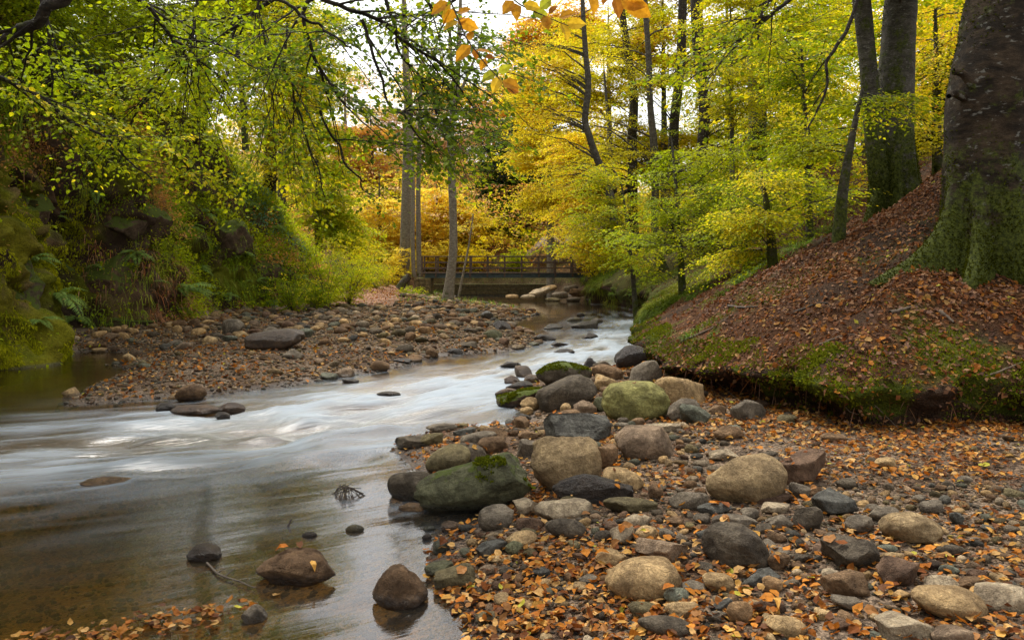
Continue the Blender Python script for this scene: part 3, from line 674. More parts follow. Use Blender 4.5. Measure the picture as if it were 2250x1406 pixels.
def rel_label(u, v, w, c, sh, mk, where=''):
    best = min(HSHORT, key=lambda q: (q[0] - u) ** 2 + ((q[1] - v) * 1.8) ** 2)
    du, dv = u - best[0], (v - best[1]) * 1.8
    rel = ('right of' if du > 0 else 'left of') if abs(du) > abs(dv) else ('in front of' if dv > 0 else 'behind')
    core = ' '.join(best[2].replace(',', '').split()[:5])
    for cut in (' in', ' on', ' at', ' with', ' of', ' the', ' behind', ' leaning', ' right', ' left', ' lying', ' near', ' next', ' and', ' rising', ' topping', ' from', ' a'):
        while core.endswith(cut): core = core[:-len(cut)]
    wet = 'wet ' if mk == 'w' else ''
    return f"{sized(w)} {wet}{CW[c]} {SHW[sh]} stone {rel} the {core}"

# ---------------- loose stones: the largest as objects, the rest as one bed of stones
rng = np.random.default_rng(11)
cand = []
def beach_ok(x, y): return sd_poly(x, y, BEACH) > -.05
def bar_ok(x, y):
    s = sd_poly(x, y, BAR); d, sd_, _ = seg_dist(x, y, CLIFF[::10]); return (s > -.12) & (sd_ > 0) & (y < 41) & ~((np.abs(x + 6.2 + (y - 34) * .07) < 1.6) & (y > 28))
def scatter(n, x0, x1, y0, y1, ok, smin, smax, pw, dens=None):
    x = rng.uniform(x0, x1, n); y = rng.uniform(y0, y1, n); m = ok(x, y)
    d, side, _ = seg_dist(x, y, BANK[::4]); m &= ~((side > 0) & (d > .12))
    if dens is not None: m &= rng.random(n) < dens(x, y)
    x, y = x[m], y[m]; s = smin + (smax - smin) * rng.random(len(x)) ** pw
    return np.stack([x, y, s], 1)
bd = lambda x, y: np.clip(.55 + 1.6 * fbm(xy3(x, y) * .9, 121, 3) - .55 * sstep(1.6, 2.8, x - .12 * y) * sstep(4.2, 5, y) - .75 * sstep(4.9, 5.7, y) * sstep(1.2, 1.9, x), .03, 1)
A_ = scatter(6500, -.3, 4.5, 2.6, 7.5, beach_ok, .035, .12, 2.2, bd)
A2_ = scatter(2600, -.2, 3.8, 2.6, 5.2, beach_ok, .025, .085, 1.6)
B_ = scatter(420, -.8, 2.7, 6.2, 15, beach_ok, .06, .24, 2.2)
C_ = scatter(9000, -10, 3, 10, 41, bar_ok, .06, .38, 3.2, lambda x, y: np.clip(.25 + .75 * sstep(14.5, 18, y) + .5 * fbm(xy3(x, y) * .6, 123, 3), .06, 1))
D_ = scatter(42000, -.6, 5.5, 2.5, 8.5, beach_ok, .008, .028, 1.5, lambda x, y: np.clip(.75 + 1.2 * fbm(xy3(x, y) * 1.2, 125, 3), .1, 1))
E_ = scatter(80000, -10, 3, 9.5, 41, bar_ok, .02, .085, 2.0)
F_ = scatter(3000, -1, 2.6, 7, 15.5, beach_ok, .015, .06, 1.8)
S_ = scatter(700, 3.6, 5.2, 31, 46, lambda x, y: x > 0, .12, .5, 2)
allst = np.concatenate([A_, A2_, B_, C_]); sm = np.concatenate([D_, E_, F_, S_])
oc = np.array(occ)
def free(a, k=.9):
    m = np.ones(len(a), bool)
    for x, y, r in oc: m &= np.hypot(a[:, 0] - x, (a[:, 1] - y) * 1.15) > (r * k + a[:, 2] * .35)
    return a[m]
allst = free(allst, 1.0); allst = allst[np.argsort(-allst[:, 2] / allst[:, 1])]
# thin overlaps
keep = []; cell = {}
for x, y, s in allst:
    k = (int(x / .4), int(y / .4)); bad = False
    for a in (-1, 0, 1):
        for b in (-1, 0, 1):
            for X2, Y2, S2 in cell.get((k[0] + a, k[1] + b), ()):
                if math.hypot(x - X2, y - Y2) < (s + S2) * .40: bad = True
    if not bad: keep.append((x, y, s)); cell.setdefault(k, []).append((x, y, s))
allst = np.array(keep); allst = allst[inview(np.column_stack([allst[:, :2], np.full(len(allst), .2)]), 60, 60)]
NIND = 300 - len(HERO) - 4
big = allst[:NIND]; rest = np.concatenate([allst[NIND:], sm])
cols = ['grey', 'grey', 'brown', 'tan', 'darkgrey', 'pale', 'pink', 'redbrown', 'olive', 'bluegreen', 'slate', 'tan', 'brown', 'brown', 'granite']
for i, (x, y, s) in enumerate(big):
    c = cols[rng.integers(len(cols))]; sh = ['round', 'round', 'slab', 'boxy', 'angular', 'slab', 'angular'][rng.integers(7)]
    z = float(base_z(np.array([x]), np.array([y]))[0]); h = s * rng.uniform(.35, .6)
    vv, ff = rock_shape(3, 5000 + i, (s, s * rng.uniform(.6, .9), h), sh, rng.uniform(-.2, .2), rng.uniform(0, 3.1))
    mb = MB(); mb.add(vv, ff); o = mb.obj('stone', M_ROCK, color=False); o.location = (x, y, max(z, -.01) + h * .22); o.color = (*RC[c], 1)
    u = U0 + F * x / y; v = V0 + F * (H - z) / y; rocks.append(o); o['category'] = 'stone'
    pending.append([o, u, v, s * F / y, c, sh, '', ''])
from collections import defaultdict
seen = defaultdict(list)
for o, u, v, w, c, sh, mk, lab in pending:
    l = lab or rel_label(u, v, w, c, sh, mk); seen[l].append((o, w, u))
for l, q in seen.items():
    if len(q) == 2:
        q.sort(key=lambda t: t[2]); tg2 = ['nearer the left', 'nearer the right']
        for (o, w, u), t in zip(q, tg2): o['label'] = l + ', ' + t
    else:
        for o, w, u in q: o['label'] = l
    for o, w, u in q: o['group'] = 'stones and boulders of the river' if len(q) < 3 else 'look-alike ' + l.split(' stone')[0] + ' stones'
# bed of stones: one mesh from several templates
def bulk(name, arr, label, tmpl_sub, seed, flat=.5, k=14):
    rng = np.random.default_rng(seed); mb = MB()
    T = [rock_shape(tmpl_sub, seed + j, (1, rng.uniform(.6, .95), rng.uniform(.4, .75)), ['round', 'angular', 'egg', 'slab'][j % 4], 0, 0) for j in range(k)]
    which = rng.integers(0, k, len(arr)); cb = np.array([RC[c] for c in cols])
    for j in range(k):
        a = arr[which == j]
        if not len(a): continue
        v, f = T[j]; n = len(a); yw = rng.uniform(0, 6.28, n); c, s = np.cos(yw), np.sin(yw); t1 = rng.uniform(-.35, .35, n)
        x = v[None, :, 0]; y = v[None, :, 1]; z = v[None, :, 2]
        x2 = x * np.cos(t1)[:, None] - z * np.sin(t1)[:, None]; z2 = x * np.sin(t1)[:, None] + z * np.cos(t1)[:, None]
        X = x2 * c[:, None] - y * s[:, None]; Yy = x2 * s[:, None] + y * c[:, None]
        S = a[:, 2][:, None]; V = np.stack([X * S + a[:, 0][:, None], Yy * S + a[:, 1][:, None], z2 * S * 1.0 + a[:, 3][:, None]], -1).reshape(-1, 3)
        ff = (f[None] + (np.arange(n) * len(v))[:, None, None]).reshape(-1, 3)
        col = cb[rng.integers(0, len(cb), n)] * rng.uniform(.42, 1.08, (n, 1)) * np.array([1.04, .98, .90]); mb.add(V, ff, np.repeat(col, len(v), 0))
    return kind(mb.obj(name, M_PEB), 'stuff', label)
zb = base_z(rest[:, 0], rest[:, 1]); rest = np.column_stack([rest, zb + rest[:, 2] * .12])
small = rest[:, 2] < .03
bulk('gravel', rest[small], 'fine gravel and pebbles of the beach', 1, 300)
bulk('loose_stones', rest[~small], 'grey and brown cobbles covering the gravel bar', 2, 400)
# pebbles of the river bed seen through the calm water
x = rng.uniform(-4.6, 1.2, 15000); y = rng.uniform(2.4, 8.5, 15000); m = (np.maximum(sd_poly(x, y, BEACH), sd_poly(x, y, BAR)) < 0)
x, y = x[m], y[m]; s = .012 + .05 * rng.random(len(x)) ** 2.5
bulk('river_bed_pebbles', np.column_stack([x, y, s, base_z(x, y) + s * .1]), 'brown pebbles under the shallow water', 1, 500)
BV_R = bvh(BASE, SLOPE)
# ================================================================ WATER
FLOW = smoothpath([(5.2, 46), (3.5, 38), (4.4, 31), (3.0, 22), (1.3, 15), (-.5, 11.5), (-2.7, 9.0), (-5.5, 7.6), (-9, 6.8), (-16, 6.2)], 120)
wx = spaced([(-30, 1), (-9, .08), (6, .07), (14, .6)]); wy = spaced([(-4, .5), (2.2, .045), (13, .06), (30, .15), (60, .5)])
X, Y = np.meshgrid(wx, wy, indexing='ij'); X = X.ravel(); Y = Y.ravel()
BZ = base_z(X, Y); dep = np.clip(-BZ, 0, 1)
d, side, arc = seg_dist(X, Y, FLOW); n_ = d * side
# where the water runs broken and white
RAP = smoothpath([(4.4, 27), (3.3, 21), (2.2, 17.2), (.9, 14.2), (-.6, 11.6), (-1.9, 9.4), (-3.6, 7.9), (-6, 7.1), (-9, 6.6)], 80)
rd, _, ra = seg_dist(X, Y, RAP)
turb = np.exp(-(rd / np.interp(ra, [0, 12, 18, 21, 24, 30], [.9, 1.1, 1.7, 1.9, 1.7, 1.4])) ** 2) * np.interp(ra, [0, 19, 23, 27], [1, 1, .5, .2])
turb *= sstep(28, 24, Y)
q = np.stack([arc * .85, n_ * 2.6, 0 * X], 1)
st = fbm(q, 81, 4, .55); st2 = fbm(np.stack([arc * 2.2, n_ * 7, 0 * X], 1), 83, 3)
hz = turb * (.10 * st + .028 * st2) + .006 * fbm(np.stack([arc * 1., n_ * 3, 0 * X], 1), 85, 3)
hump = fbm(np.stack([arc * 1.5, n_ * 2.1, 0 * X + 5], 1), 84, 2) * np.exp(-((X + 2.3) / 1.6) ** 2 - ((Y - 8.3) / 1.7) ** 2)
hz += .20 * hump; foam_k = 1 - 2.2 * np.clip(-hump, 0, .5) - .9 * np.clip(hump, 0, .4)
hz *= sstep(0, .2, dep)
foam = np.clip(turb * (.58 + 1.7 * st + .9 * st2), 0, 1) + .42 * np.interp(X + (Y - 4) * -.15, [-2.2, -.8], [.10, 1.]) * np.clip(np.exp(-(rd / 3.4) ** 2) * (.38 + 1.1 * fbm(np.stack([arc * .7, n_ * 4, 0 * X], 1), 87, 4)), 0, 1)  # wide faint streaks, whitened over the calm centre to imitate sky sheen
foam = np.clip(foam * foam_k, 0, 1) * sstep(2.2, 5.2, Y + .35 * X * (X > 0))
# tails of white water behind every rock that breaks the current, and a thin line round it
for x0, y0, r0 in WETR:
    if y0 > 28: continue
    _, s0, a0 = seg_dist(np.array([x0]), np.array([y0]), FLOW); d0_, _, _ = seg_dist(np.array([x0]), np.array([y0]), FLOW); n0 = (d0_ * s0)[0]; a0 = a0[0]
    m = (np.abs(X - x0) < 2.5) & (np.abs(Y - y0) < 2.5); da = arc[m] - a0; dn = n_[m] - n0; k_ = .25 + .75 * turb[m]
    tail = np.exp(-((np.abs(dn) - r0 * .7 - .10 * np.clip(da, 0, 9)) / (.05 + .04 * np.clip(da, 0, 9))) ** 2) * sstep(-r0, 0, da) * np.exp(-np.clip(da, 0, 9) / (.3 + r0 * 2))
    ring = np.exp(-((np.hypot(X[m] - x0, Y[m] - y0) - r0 * 1.05) / .035) ** 2) * .35
    foam[m] = np.clip(foam[m] + (.75 * tail + ring) * k_ * (y0 > 5.6), 0, 1)
    hz[m] += .02 * np.exp(-((da + r0) / (r0 * .7)) ** 2 - (dn / r0) ** 2) * k_ - .02 * np.exp(-((da - r0 * 1.5) / r0) ** 2 - (dn / r0) ** 2) * k_
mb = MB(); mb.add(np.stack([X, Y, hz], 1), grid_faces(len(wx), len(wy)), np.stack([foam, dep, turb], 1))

wm, nt = newmat('river_water'); n = NT(nt)
att = n('ShaderNodeSeparateColor', {0: n('ShaderNodeAttribute', attribute_name='Col').outputs['Color']})
fo, de, tu = att.outputs[0], att.outputs[1], att.outputs[2]
uvn = n('ShaderNodeUVMap', uv_map='flow').outputs[0]
mp = n('ShaderNodeMapping', {'Vector': uvn, 'Scale': (1.2, 9., 1.)}).outputs[0]
mp2 = n('ShaderNodeMapping', {'Vector': uvn, 'Scale': (4., 36., 1.)}).outputs[0]
s1 = n.noise(mp, 1., 4, .55, .6); s2 = n.noise(mp2, 1., 3, .6, .3)
bh = n.math('ADD', s1, n.math('MULTIPLY', s2, .25))
bn = n.bump(n.math('MULTIPLY', bh, n.math('ADD', n.math('MULTIPLY', tu, .9), .12)), .55, .05)
deep = n.math('SUBTRACT', 1., n.math('POWER', 2.718, n.math('MULTIPLY', de, -3.6)))
tint = n.mix(deep, (.92, .84, .68), (.50, .37, .12))
tr = n('ShaderNodeBsdfTransparent', {'Color': tint})
body = n('ShaderNodeBsdfDiffuse', {'Color': (.10, .068, .018, 1), 'Normal': bn})
under = n('ShaderNodeMixShader', {0: n.math('MULTIPLY', deep, .16), 1: tr.outputs[0], 2: body.outputs[0]})
gl = n('ShaderNodeBsdfGlossy', {'Color': (1, 1, 1, 1), 'Roughness': n.rng(tu, 0, .8, .08, .30, False), 'Normal': bn})
fr = n('ShaderNodeFresnel', {'IOR': 1.5, 'Normal': bn}).outputs[0]
w1 = n('ShaderNodeMixShader', {0: fr, 1: under.outputs[0], 2: gl.outputs[0]})
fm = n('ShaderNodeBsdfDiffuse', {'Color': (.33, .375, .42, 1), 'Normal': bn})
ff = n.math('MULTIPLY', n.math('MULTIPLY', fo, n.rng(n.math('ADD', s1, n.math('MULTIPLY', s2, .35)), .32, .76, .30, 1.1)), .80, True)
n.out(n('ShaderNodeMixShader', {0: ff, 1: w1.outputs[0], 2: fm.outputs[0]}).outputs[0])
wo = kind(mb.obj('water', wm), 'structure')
uvl = wo.data.uv_layers.new(name='flow'); li = np.zeros(len(wo.data.loops), np.int32); wo.data.loops.foreach_get('vertex_index', li)
uvl.data.foreach_set('uv', np.stack([arc, n_], 1)[li].astype(np.float32).ravel())
# ================================================================ FOOTBRIDGE
def box(mb, a, b, c=(1, 1, 1)):
    (x0, y0, z0), (x1, y1, z1) = a, b
    v = [(x0, y0, z0), (x1, y0, z0), (x1, y1, z0), (x0, y1, z0), (x0, y0, z1), (x1, y0, z1), (x1, y1, z1), (x0, y1, z1)]
    mb.add(v, [[0, 3, 2, 1], [4, 5, 6, 7], [0, 1, 5, 4], [1, 2, 6, 5], [2, 3, 7, 6], [3, 0, 4, 7]], c)
M_WOOD = plain_mat('weathered_timber', (.095, .060, .042), .8, 0, .35, 9)
M_WOODP = plain_mat('deck_timber', (.13, .09, .065), .8, 0, .35, 9)
M_STEEL = plain_mat('painted_steel', (.045, .065, .068), .5, .3, .3, 5)
M_STONE = rock_mat('masonry', moss=.25)
BY = 45.0; BX0, BX1 = -5.12, 5.1; DZ = 1.48
br = thing('footbridge', 'narrow timber footbridge on a steel girder crossing the stream', 'bridge', (0, BY, 1.2))
def bobj(name, a, b, m, parent=br, lab=None):
    mb = MB(); box(mb, a, b); o = mb.obj(name, m, parent, smooth=False, color=False)
    o.location = (-br.location[0], -br.location[1], -br.location[2]) if parent is br else (0, 0, 0)
    bv = o.modifiers.new('bevel', 'BEVEL'); bv.width = .006; bv.segments = 1
    return o
for yy in (BY + .08, BY + 1.22):
    mb = MB(); box(mb, (BX0 + .2, yy - .09, 1.17), (BX1 + .4, yy + .09, 1.20)); box(mb, (BX0 + .2, yy - .012, 1.20), (BX1 + .4, yy + .012, 1.39)); box(mb, (BX0 + .2, yy - .09, 1.39), (BX1 + .4, yy + .09, 1.42))
    o = mb.obj('girder', M_STEEL, br, smooth=False, color=False); o.location = -br.location
mb = MB(); x = BX0; rr = np.random.default_rng(3)
while x < BX1 + .3:
    box(mb, (x, BY - .08 - rr.uniform(0, .02), 1.425), (x + .135, BY + 1.38, 1.475 + rr.uniform(0, .006))); x += .155
o = mb.obj('deck', M_WOODP, br, smooth=False, color=False); o.location = -br.location
PX = [-5.08, -4.3, -3.33, -2.36, -1.39, -.42, .55, 1.52, 2.45, 3.42, 4.4]
for j, yy in enumerate((BY - .02, BY + 1.26)):
    for x in PX:
        p = bobj('post', (x - .045, yy - .045, 1.22 if j == 0 else 1.43), (x + .045, yy + .045, 2.36), M_WOOD)
    bobj('top_rail', (BX0, yy - .07, 2.362), (BX1, yy + .07, 2.41), M_WOOD)
    for z in (2.00, 1.68):
        bobj('rail', (BX0 + .02, yy - .078 if j == 0 else yy + .047, z), (BX1, yy - .047 if j == 0 else yy + .078, z + .085), M_WOOD)
# masonry abutments
def masonry(name, lab, x0, x1, y0, y1, z0, z1, cat='abutment', bw=.42, bh=.2, col=(.20, .17, .12), seed=1):
    r = np.random.default_rng(seed); mb = MB(); z = z0; 
    while z < z1 - .01:
        h = min(bh * r.uniform(.8, 1.15), z1 - z); x = x0 - r.uniform(0, .2)
        while x < x1:
            w = bw * r.uniform(.7, 1.3); a, b = max(x, x0), min(x + w, x1)
            if b - a > .05: box(mb, (a + .006, y0 - r.uniform(0, .035), z + .005), (b - .006, y1, z + h - .005))
            x += w
        z += h
    o = mb.obj(name, M_STONE, smooth=False, color=False); o.color = (*col, 1)
    bv = o.modifiers.new('bevel', 'BEVEL'); bv.width = .02; bv.segments = 2
    return tag(o, lab, cat)
masonry('bridge_abutment', 'small mossy stone pier under the left end of the footbridge', -5.5, -4.55, 44.7, 46.3, .2, 1.16, col=(.24, .19, .10))
masonry('bridge_abutment', 'stone block under the right end of the footbridge', 4.35, 5.6, 44.8, 46.4, .2, 1.16, seed=4)
masonry('retaining_wall', 'low mossy masonry wall along the bank beyond the bridge', -5.2, 2.4, 50.2, 50.9, -.2, .72, 'wall', .7, .26, (.13, .11, .06), 6)
# leaning stump beside the pier
mb = MB(); V_, f_ = tubes([smoothpath([(-6.25, 44.2, .55), (-6.05, 44.25, .9), (-5.72, 44.3, 1.28)], 8)], [np.linspace(.24, .19, 8)], 12); mb.add(V_, f_, (.5, .5, .5))
th_ = np.arange(12) * 2 * math.pi / 12
mb.add(np.vstack([V_[-12:], V_[-12:].mean(0, keepdims=True)]), [[i, (i + 1) % 12, 12] for i in range(12)], (.2, .2, .2))
tag(mb.obj('tree_stump', M_BARK), 'leaning sawn stump beside the left end of the footbridge', 'stump')
# ================================================================ TREES AND BRANCHES
def spray_batch(rng, O, D, L, n, size, pal, mbL, mbT, droop=.22, width=.42, near=False, mix=None, amt=.12, tw=.0035, upj=.35, tiltj=.25, hang=0.):
    """flat leafy fans: O origins, D directions, L lengths, n leaves each"""
    M = len(O); D = unit(D); S = unit(np.cross(D, UP)); Nn = np.cross(S, D)
    roll = rng.normal(0, tiltj, (M, 1)); S = S * np.cos(roll) + Nn * np.sin(roll)
    t = rng.uniform(.04, 1, (M, n)); sd = rng.choice([-1, 1], (M, n))
    wd = sd * width * L[:, None] * (4 * t * (1.12 - t)).clip(.05) ** .7 * rng.random((M, n)) ** .7
    dr = droop * L[:, None] * t ** 2 + .12 * np.abs(wd)
    pos = O[:, None] + D[:, None] * (L[:, None] * t)[..., None] + S[:, None] * wd[..., None] - UP * dr[..., None] + rng.normal(0, .018, (M, n, 3)) * L[:, None, None]
    ax = D[:, None] * .55 + S[:, None] * (sd * .75)[..., None] - UP * (.15 + hang) + rng.normal(0, .25, (M, n, 3))
    nn = UP + rng.normal(0, upj, (M, n, 3)) + D[:, None] * .1
    pos = pos.reshape(-1, 3); q = len(pos)
    c = palc(pal, rng, q, pos, .9, mix, amt)
    leaves(mbL, pos, ax.reshape(-1, 3), nn.reshape(-1, 3), size * rng.uniform(.7, 1.25, q), c, near)
    k = np.linspace(0, 1, 4); Pt = O[:, None] + D[:, None] * (L[:, None] * k)[..., None] - UP * (droop * L[:, None] * k ** 2)[..., None]
    v, f = tubes(Pt, np.linspace(tw, tw * .35, 4)[None] * np.ones((M, 1)), 3); mbT.add(v, f, (.3, .3, .3))
    if near:   # side twigs carrying the leaves
        for s_ in (-1, 1):
            for tt_ in (.3, .55, .75):
                b = O + D * (L * tt_)[:, None] - UP * (droop * L * tt_ ** 2)[:, None]
                e = b + D * (L * .18)[:, None] + S * (s_ * width * L * .7)[:, None] - UP * (.1 * L)[:, None]
                v, f = tubes(np.stack([b, (b + e) / 2 + UP * .01, e], 1), np.array([[tw * .7, tw * .5, tw * .25]]) * np.ones((M, 1)), 3); mbT.add(v, f, (.3, .3, .3))

def trunk_mesh(mb, path, seg=14, n=26, rough=.06, mossh=2.5, flare=None, seed=0, z0=None):
    """path rows x,y,z,r; flare = (height, factor, lobes)"""
    p = smoothpath(path, n); V, f = tubes([p[:, :3]], [p[:, 3]], seg)
    ctr = np.repeat(p[:, :3], seg, 0); rad = V - ctr; z0 = p[0, 2] if z0 is None else z0
    a = np.arctan2(rad[:, 1], rad[:, 0]); hh = V[:, 2] - z0
    k = 1 + (.07 * fbm(V * np.array([1.6, 1.6, .45]) + seed, 137, 3) if flare else 0) + rough * (fbm(V * np.array([2.5, 2.5, .8]) + seed, 131, 3)) * 2.2 + .03 * fbm(V * 9, 133, 2)
    if flare:
        fh, ff, lobes = flare; e = np.exp(-np.clip(hh, -.1, None) / fh)
        lob = 0
        for (an, am, wd) in lobes: lob = lob + am * np.exp(-((np.angle(np.exp(1j * (a - an)))) / wd) ** 2)
        k = k + e * (ff + lob) * 1.0 - .10 * np.exp(-hh / (fh * 2.5)) * (np.sin(a * 5 + seed) > .3)
    V = ctr + rad * k[:, None]
    m = np.clip(1 - hh / mossh, 0, 1); mb.add(V, f, np.stack([m, m, m], 1)); return p

def make_limbs(rng, p, E, mb, r0=.03, z0f=.3, arch=.25, K=9):
    """boughs from the trunk path p to end points E; returns their paths"""
    n = len(E); zt = p[:, 2]; out = np.zeros((n, K, 3)); R = np.zeros((n, K))
    for i in range(n):
        e = E[i]; hd = np.hypot(*(e[:2] - np.interp(e[2], zt, p[:, 0])[None].repeat(2)[:2] * 0 - np.array([np.interp(e[2], zt, p[:, 0]), np.interp(e[2], zt, p[:, 1])])))
        zs = np.clip(e[2] - z0f * hd + rng.normal(0, .3), zt[0] + .25 * (zt[-1] - zt[0]) * (e[2] > zt[0] + 2), zt[-1] - .05)
        zs = max(zs, zt[0] + .5)
        s = np.array([np.interp(zs, zt, p[:, 0]), np.interp(zs, zt, p[:, 1]), zs]); rr = min(np.interp(zs, zt, p[:, 3]) * .6, r0 * (.5 + hd / 4))
        c = (s + e) / 2 + UP * arch * np.linalg.norm(e - s) + rng.normal(0, .06, 3) * hd
        t = np.linspace(0, 1, K)[:, None]; out[i] = s * (1 - t) ** 2 + 2 * c * t * (1 - t) + e * t * t
        out[i] += rng.normal(0, .012, (K, 3)) * hd * (t * (1 - t) * 4); R[i] = np.linspace(rr, .005, K)
    v, f = tubes(out, R, 5); mb.add(v, f, (.35, .35, .35)); return out

def clumps(rng, spec):
    """spec rows (u, v, Y, ru_px, rv_px, ry, n): end points of boughs inside soft blobs"""
    out = []
    for u, v, Y, ru, rv, ry, n in spec:
        c = P(u, v, Y); d = unit(rng.standard_normal((n, 3))) * rng.random((n, 1)) ** .4
        out.append(c + d * np.array([ru * Y / F, ry, rv * Y / F]))
    return np.concatenate(out)

def tree(name, label, group, path, spec, pal, seed, size=.065, per=8, nleaf=34, Ls=(.7, 1.4), bark=None, mix=None, amt=.12, r0=.03, arch=.22, flare=None, mossh=2.5, seg=12, extra=None, out=None, droop=.22, z0f=.35, tiltj=.25, upj=.35, cat='tree', tmin=.35, zg=None):
    rng = np.random.default_rng(seed); path = np.array(path, float); base = tuple(path[0, :3])
    t = thing(name, label, cat, base, group)
    mT = MB(); mL = MB(); p = trunk_mesh(mT, path, seg, 30 if not flare else 60, flare=flare, seed=seed, mossh=mossh, z0=zg)
    if extra:
        for e in extra: trunk_mesh(mT, e, max(6, seg - 4), 22, seed=seed + 1, mossh=mossh, z0=zg)
    mW = mT
    if spec:
        E = clumps(rng, spec); lim = make_limbs(rng, p, E, mT, r0, z0f, arch); n, K, _ = lim.shape
        M = n * per; i = np.repeat(np.arange(n), per); tt = np.tile(np.linspace(tmin, 1, per), n) + rng.normal(0, .04, M); tt = tt.clip(.1, .999)
        x = tt * (K - 1); k = x.astype(int); fr = (x - k)[:, None]
        O = lim[i, k] * (1 - fr) + lim[i, np.minimum(k + 1, K - 1)] * fr; T = unit(lim[i, np.minimum(k + 1, K - 1)] - lim[i, k] + 1e-6); T[:, 2] *= .35; T = unit(T)
        an = np.where(np.arange(M) % 2, 1, -1) * rng.uniform(.35, 1.25, M); an[per - 1::per] *= .15
        D = np.stack([T[:, 0] * np.cos(an) - T[:, 1] * np.sin(an), T[:, 0] * np.sin(an) + T[:, 1] * np.cos(an), T[:, 2] + rng.normal(0, .12, M)], 1)
        if out is not None: D = D + np.array(out)
        spray_batch(rng, O, D, rng.uniform(*Ls, M), nleaf, size, pal, mL, mW, mix=mix, amt=amt, droop=droop, tiltj=tiltj, upj=upj)
    o3 = np.array(base)
    mT.obj('trunk', bark or M_BARK, t).data.transform(Matrix.Translation(-Vector(base)))
    if spec:
        mL.obj('crown', M_LEAF, t, smooth=False).data.transform(Matrix.Translation(-Vector(base)))
    return t

def pxpath(rows, Y0):
    """rows (u, v, width_px[, dY]) -> x,y,z,r at about distance Y0"""
    o = []
    for r in rows:
        Y = Y0 + (r[3] if len(r) > 3 else 0); q = P(r[0], r[1], Y); o.append([*q, r[2] * Y / F / 2])
    return o
def foot(rows, sink=.25, Y=None):
    """as pxpath, but the distance comes from the ground under the first row"""
    p, _ = hit(rows[0][0], rows[0][1]); Yg = Y or p.y; o = pxpath(rows, Yg); o[0] = [o[0][0], o[0][1], (p.z if Y is None else o[0][2]) - sink, o[0][3]]; return o

# ---- big beeches at the right
rng = np.random.default_rng(5)
def beech_group(): return 'beech trees on the right bank'
ZG = gz(4.9, 8.75)[0]
big = [[5.42, 9.0, ZG - .5, .48], [5.40, 9.0, ZG + .1, .46], [5.36, 9.0, ZG + .9, .43], [5.36, 9.02, 3.1, .42], [5.44, 9.02, 3.7, .46], [5.70, 9.05, 4.7, .46], [6.05, 9.1, 6.5, .42], [6.3, 9.2, 9.5, .36], [6.4, 9.3, 13, .22]]
LB = [(math.pi + .25, 1.9, .24), (math.pi + .85, 1.0, .16), (-1.45, 1.1, .25), (-.55, .55, .28), (.6, .6, .4), (2.0, .7, .35)]
tree('beech_tree', 'massive old beech trunk with mossy buttress roots at the right edge', 'beech trees on the right bank', big, [], 'green', 501, flare=(.42, .10, LB), seg=56, mossh=1.5, bark=M_BARKB, zg=ZG, extra=[pxpath([(2148, 205, 22), (2118, 165, 16), (2095, 158, 12)], 8.75), pxpath([(2120, 215, 20, -.1), (2095, 205, 15, -.2), (2085, 212, 10, -.3)], 8.9)])
# fuzzy moss on the roots comes later (needs the mesh)
YT = 13.2; q0 = P(1962, 470, YT); p0 = Vector((q0[0], YT, gz(q0[0] - .4, YT - .5)[0]))
LB2 = [(math.pi + .6, 1.0, .22), (math.pi + 1.3, .8, .2), (-1.0, .7, .25), (.1, 1.0, .25), (1.5, .5, .4)]
tw = [[*P(1962, 470, YT)[:2], p0.z - .3, 50 * YT / F], [*P(1962, 400, YT), 46 * YT / F], [*P(1962, 300, YT), 41 * YT / F], [*P(1968, 180, YT), 37 * YT / F], [*P(1975, 60, YT), 35 * YT / F], [*P(1982, -60, YT), 33 * YT / F], [*P(1990, -400, YT), 26 * YT / F]]
tw2 = pxpath([(1936, 440, 44, -.15), (1930, 380, 42, -.2), (1918, 270, 40, -.2), (1908, 150, 38, -.2), (1893, 0, 36, -.2), (1880, -120, 34, -.2), (1860, -400, 28, -.2)], YT)
tree('beech_tree', 'twin-stemmed beech with spreading mossy roots higher on the right slope', 'beech trees on the right bank', tw, [(1800, -250, YT - 1, 400, 160, 3, 26), (2150, -250, YT - 2, 300, 200, 3, 20), (1700, -700, YT - 2, 500, 250, 4, 30), (2200, -700, YT - 4, 400, 250, 4, 20)], 'green', 502, flare=(.6, .10, LB2), seg=48, mossh=5.0, zg=p0.z, z0f=.0, extra=[tw2], size=.07, nleaf=30)

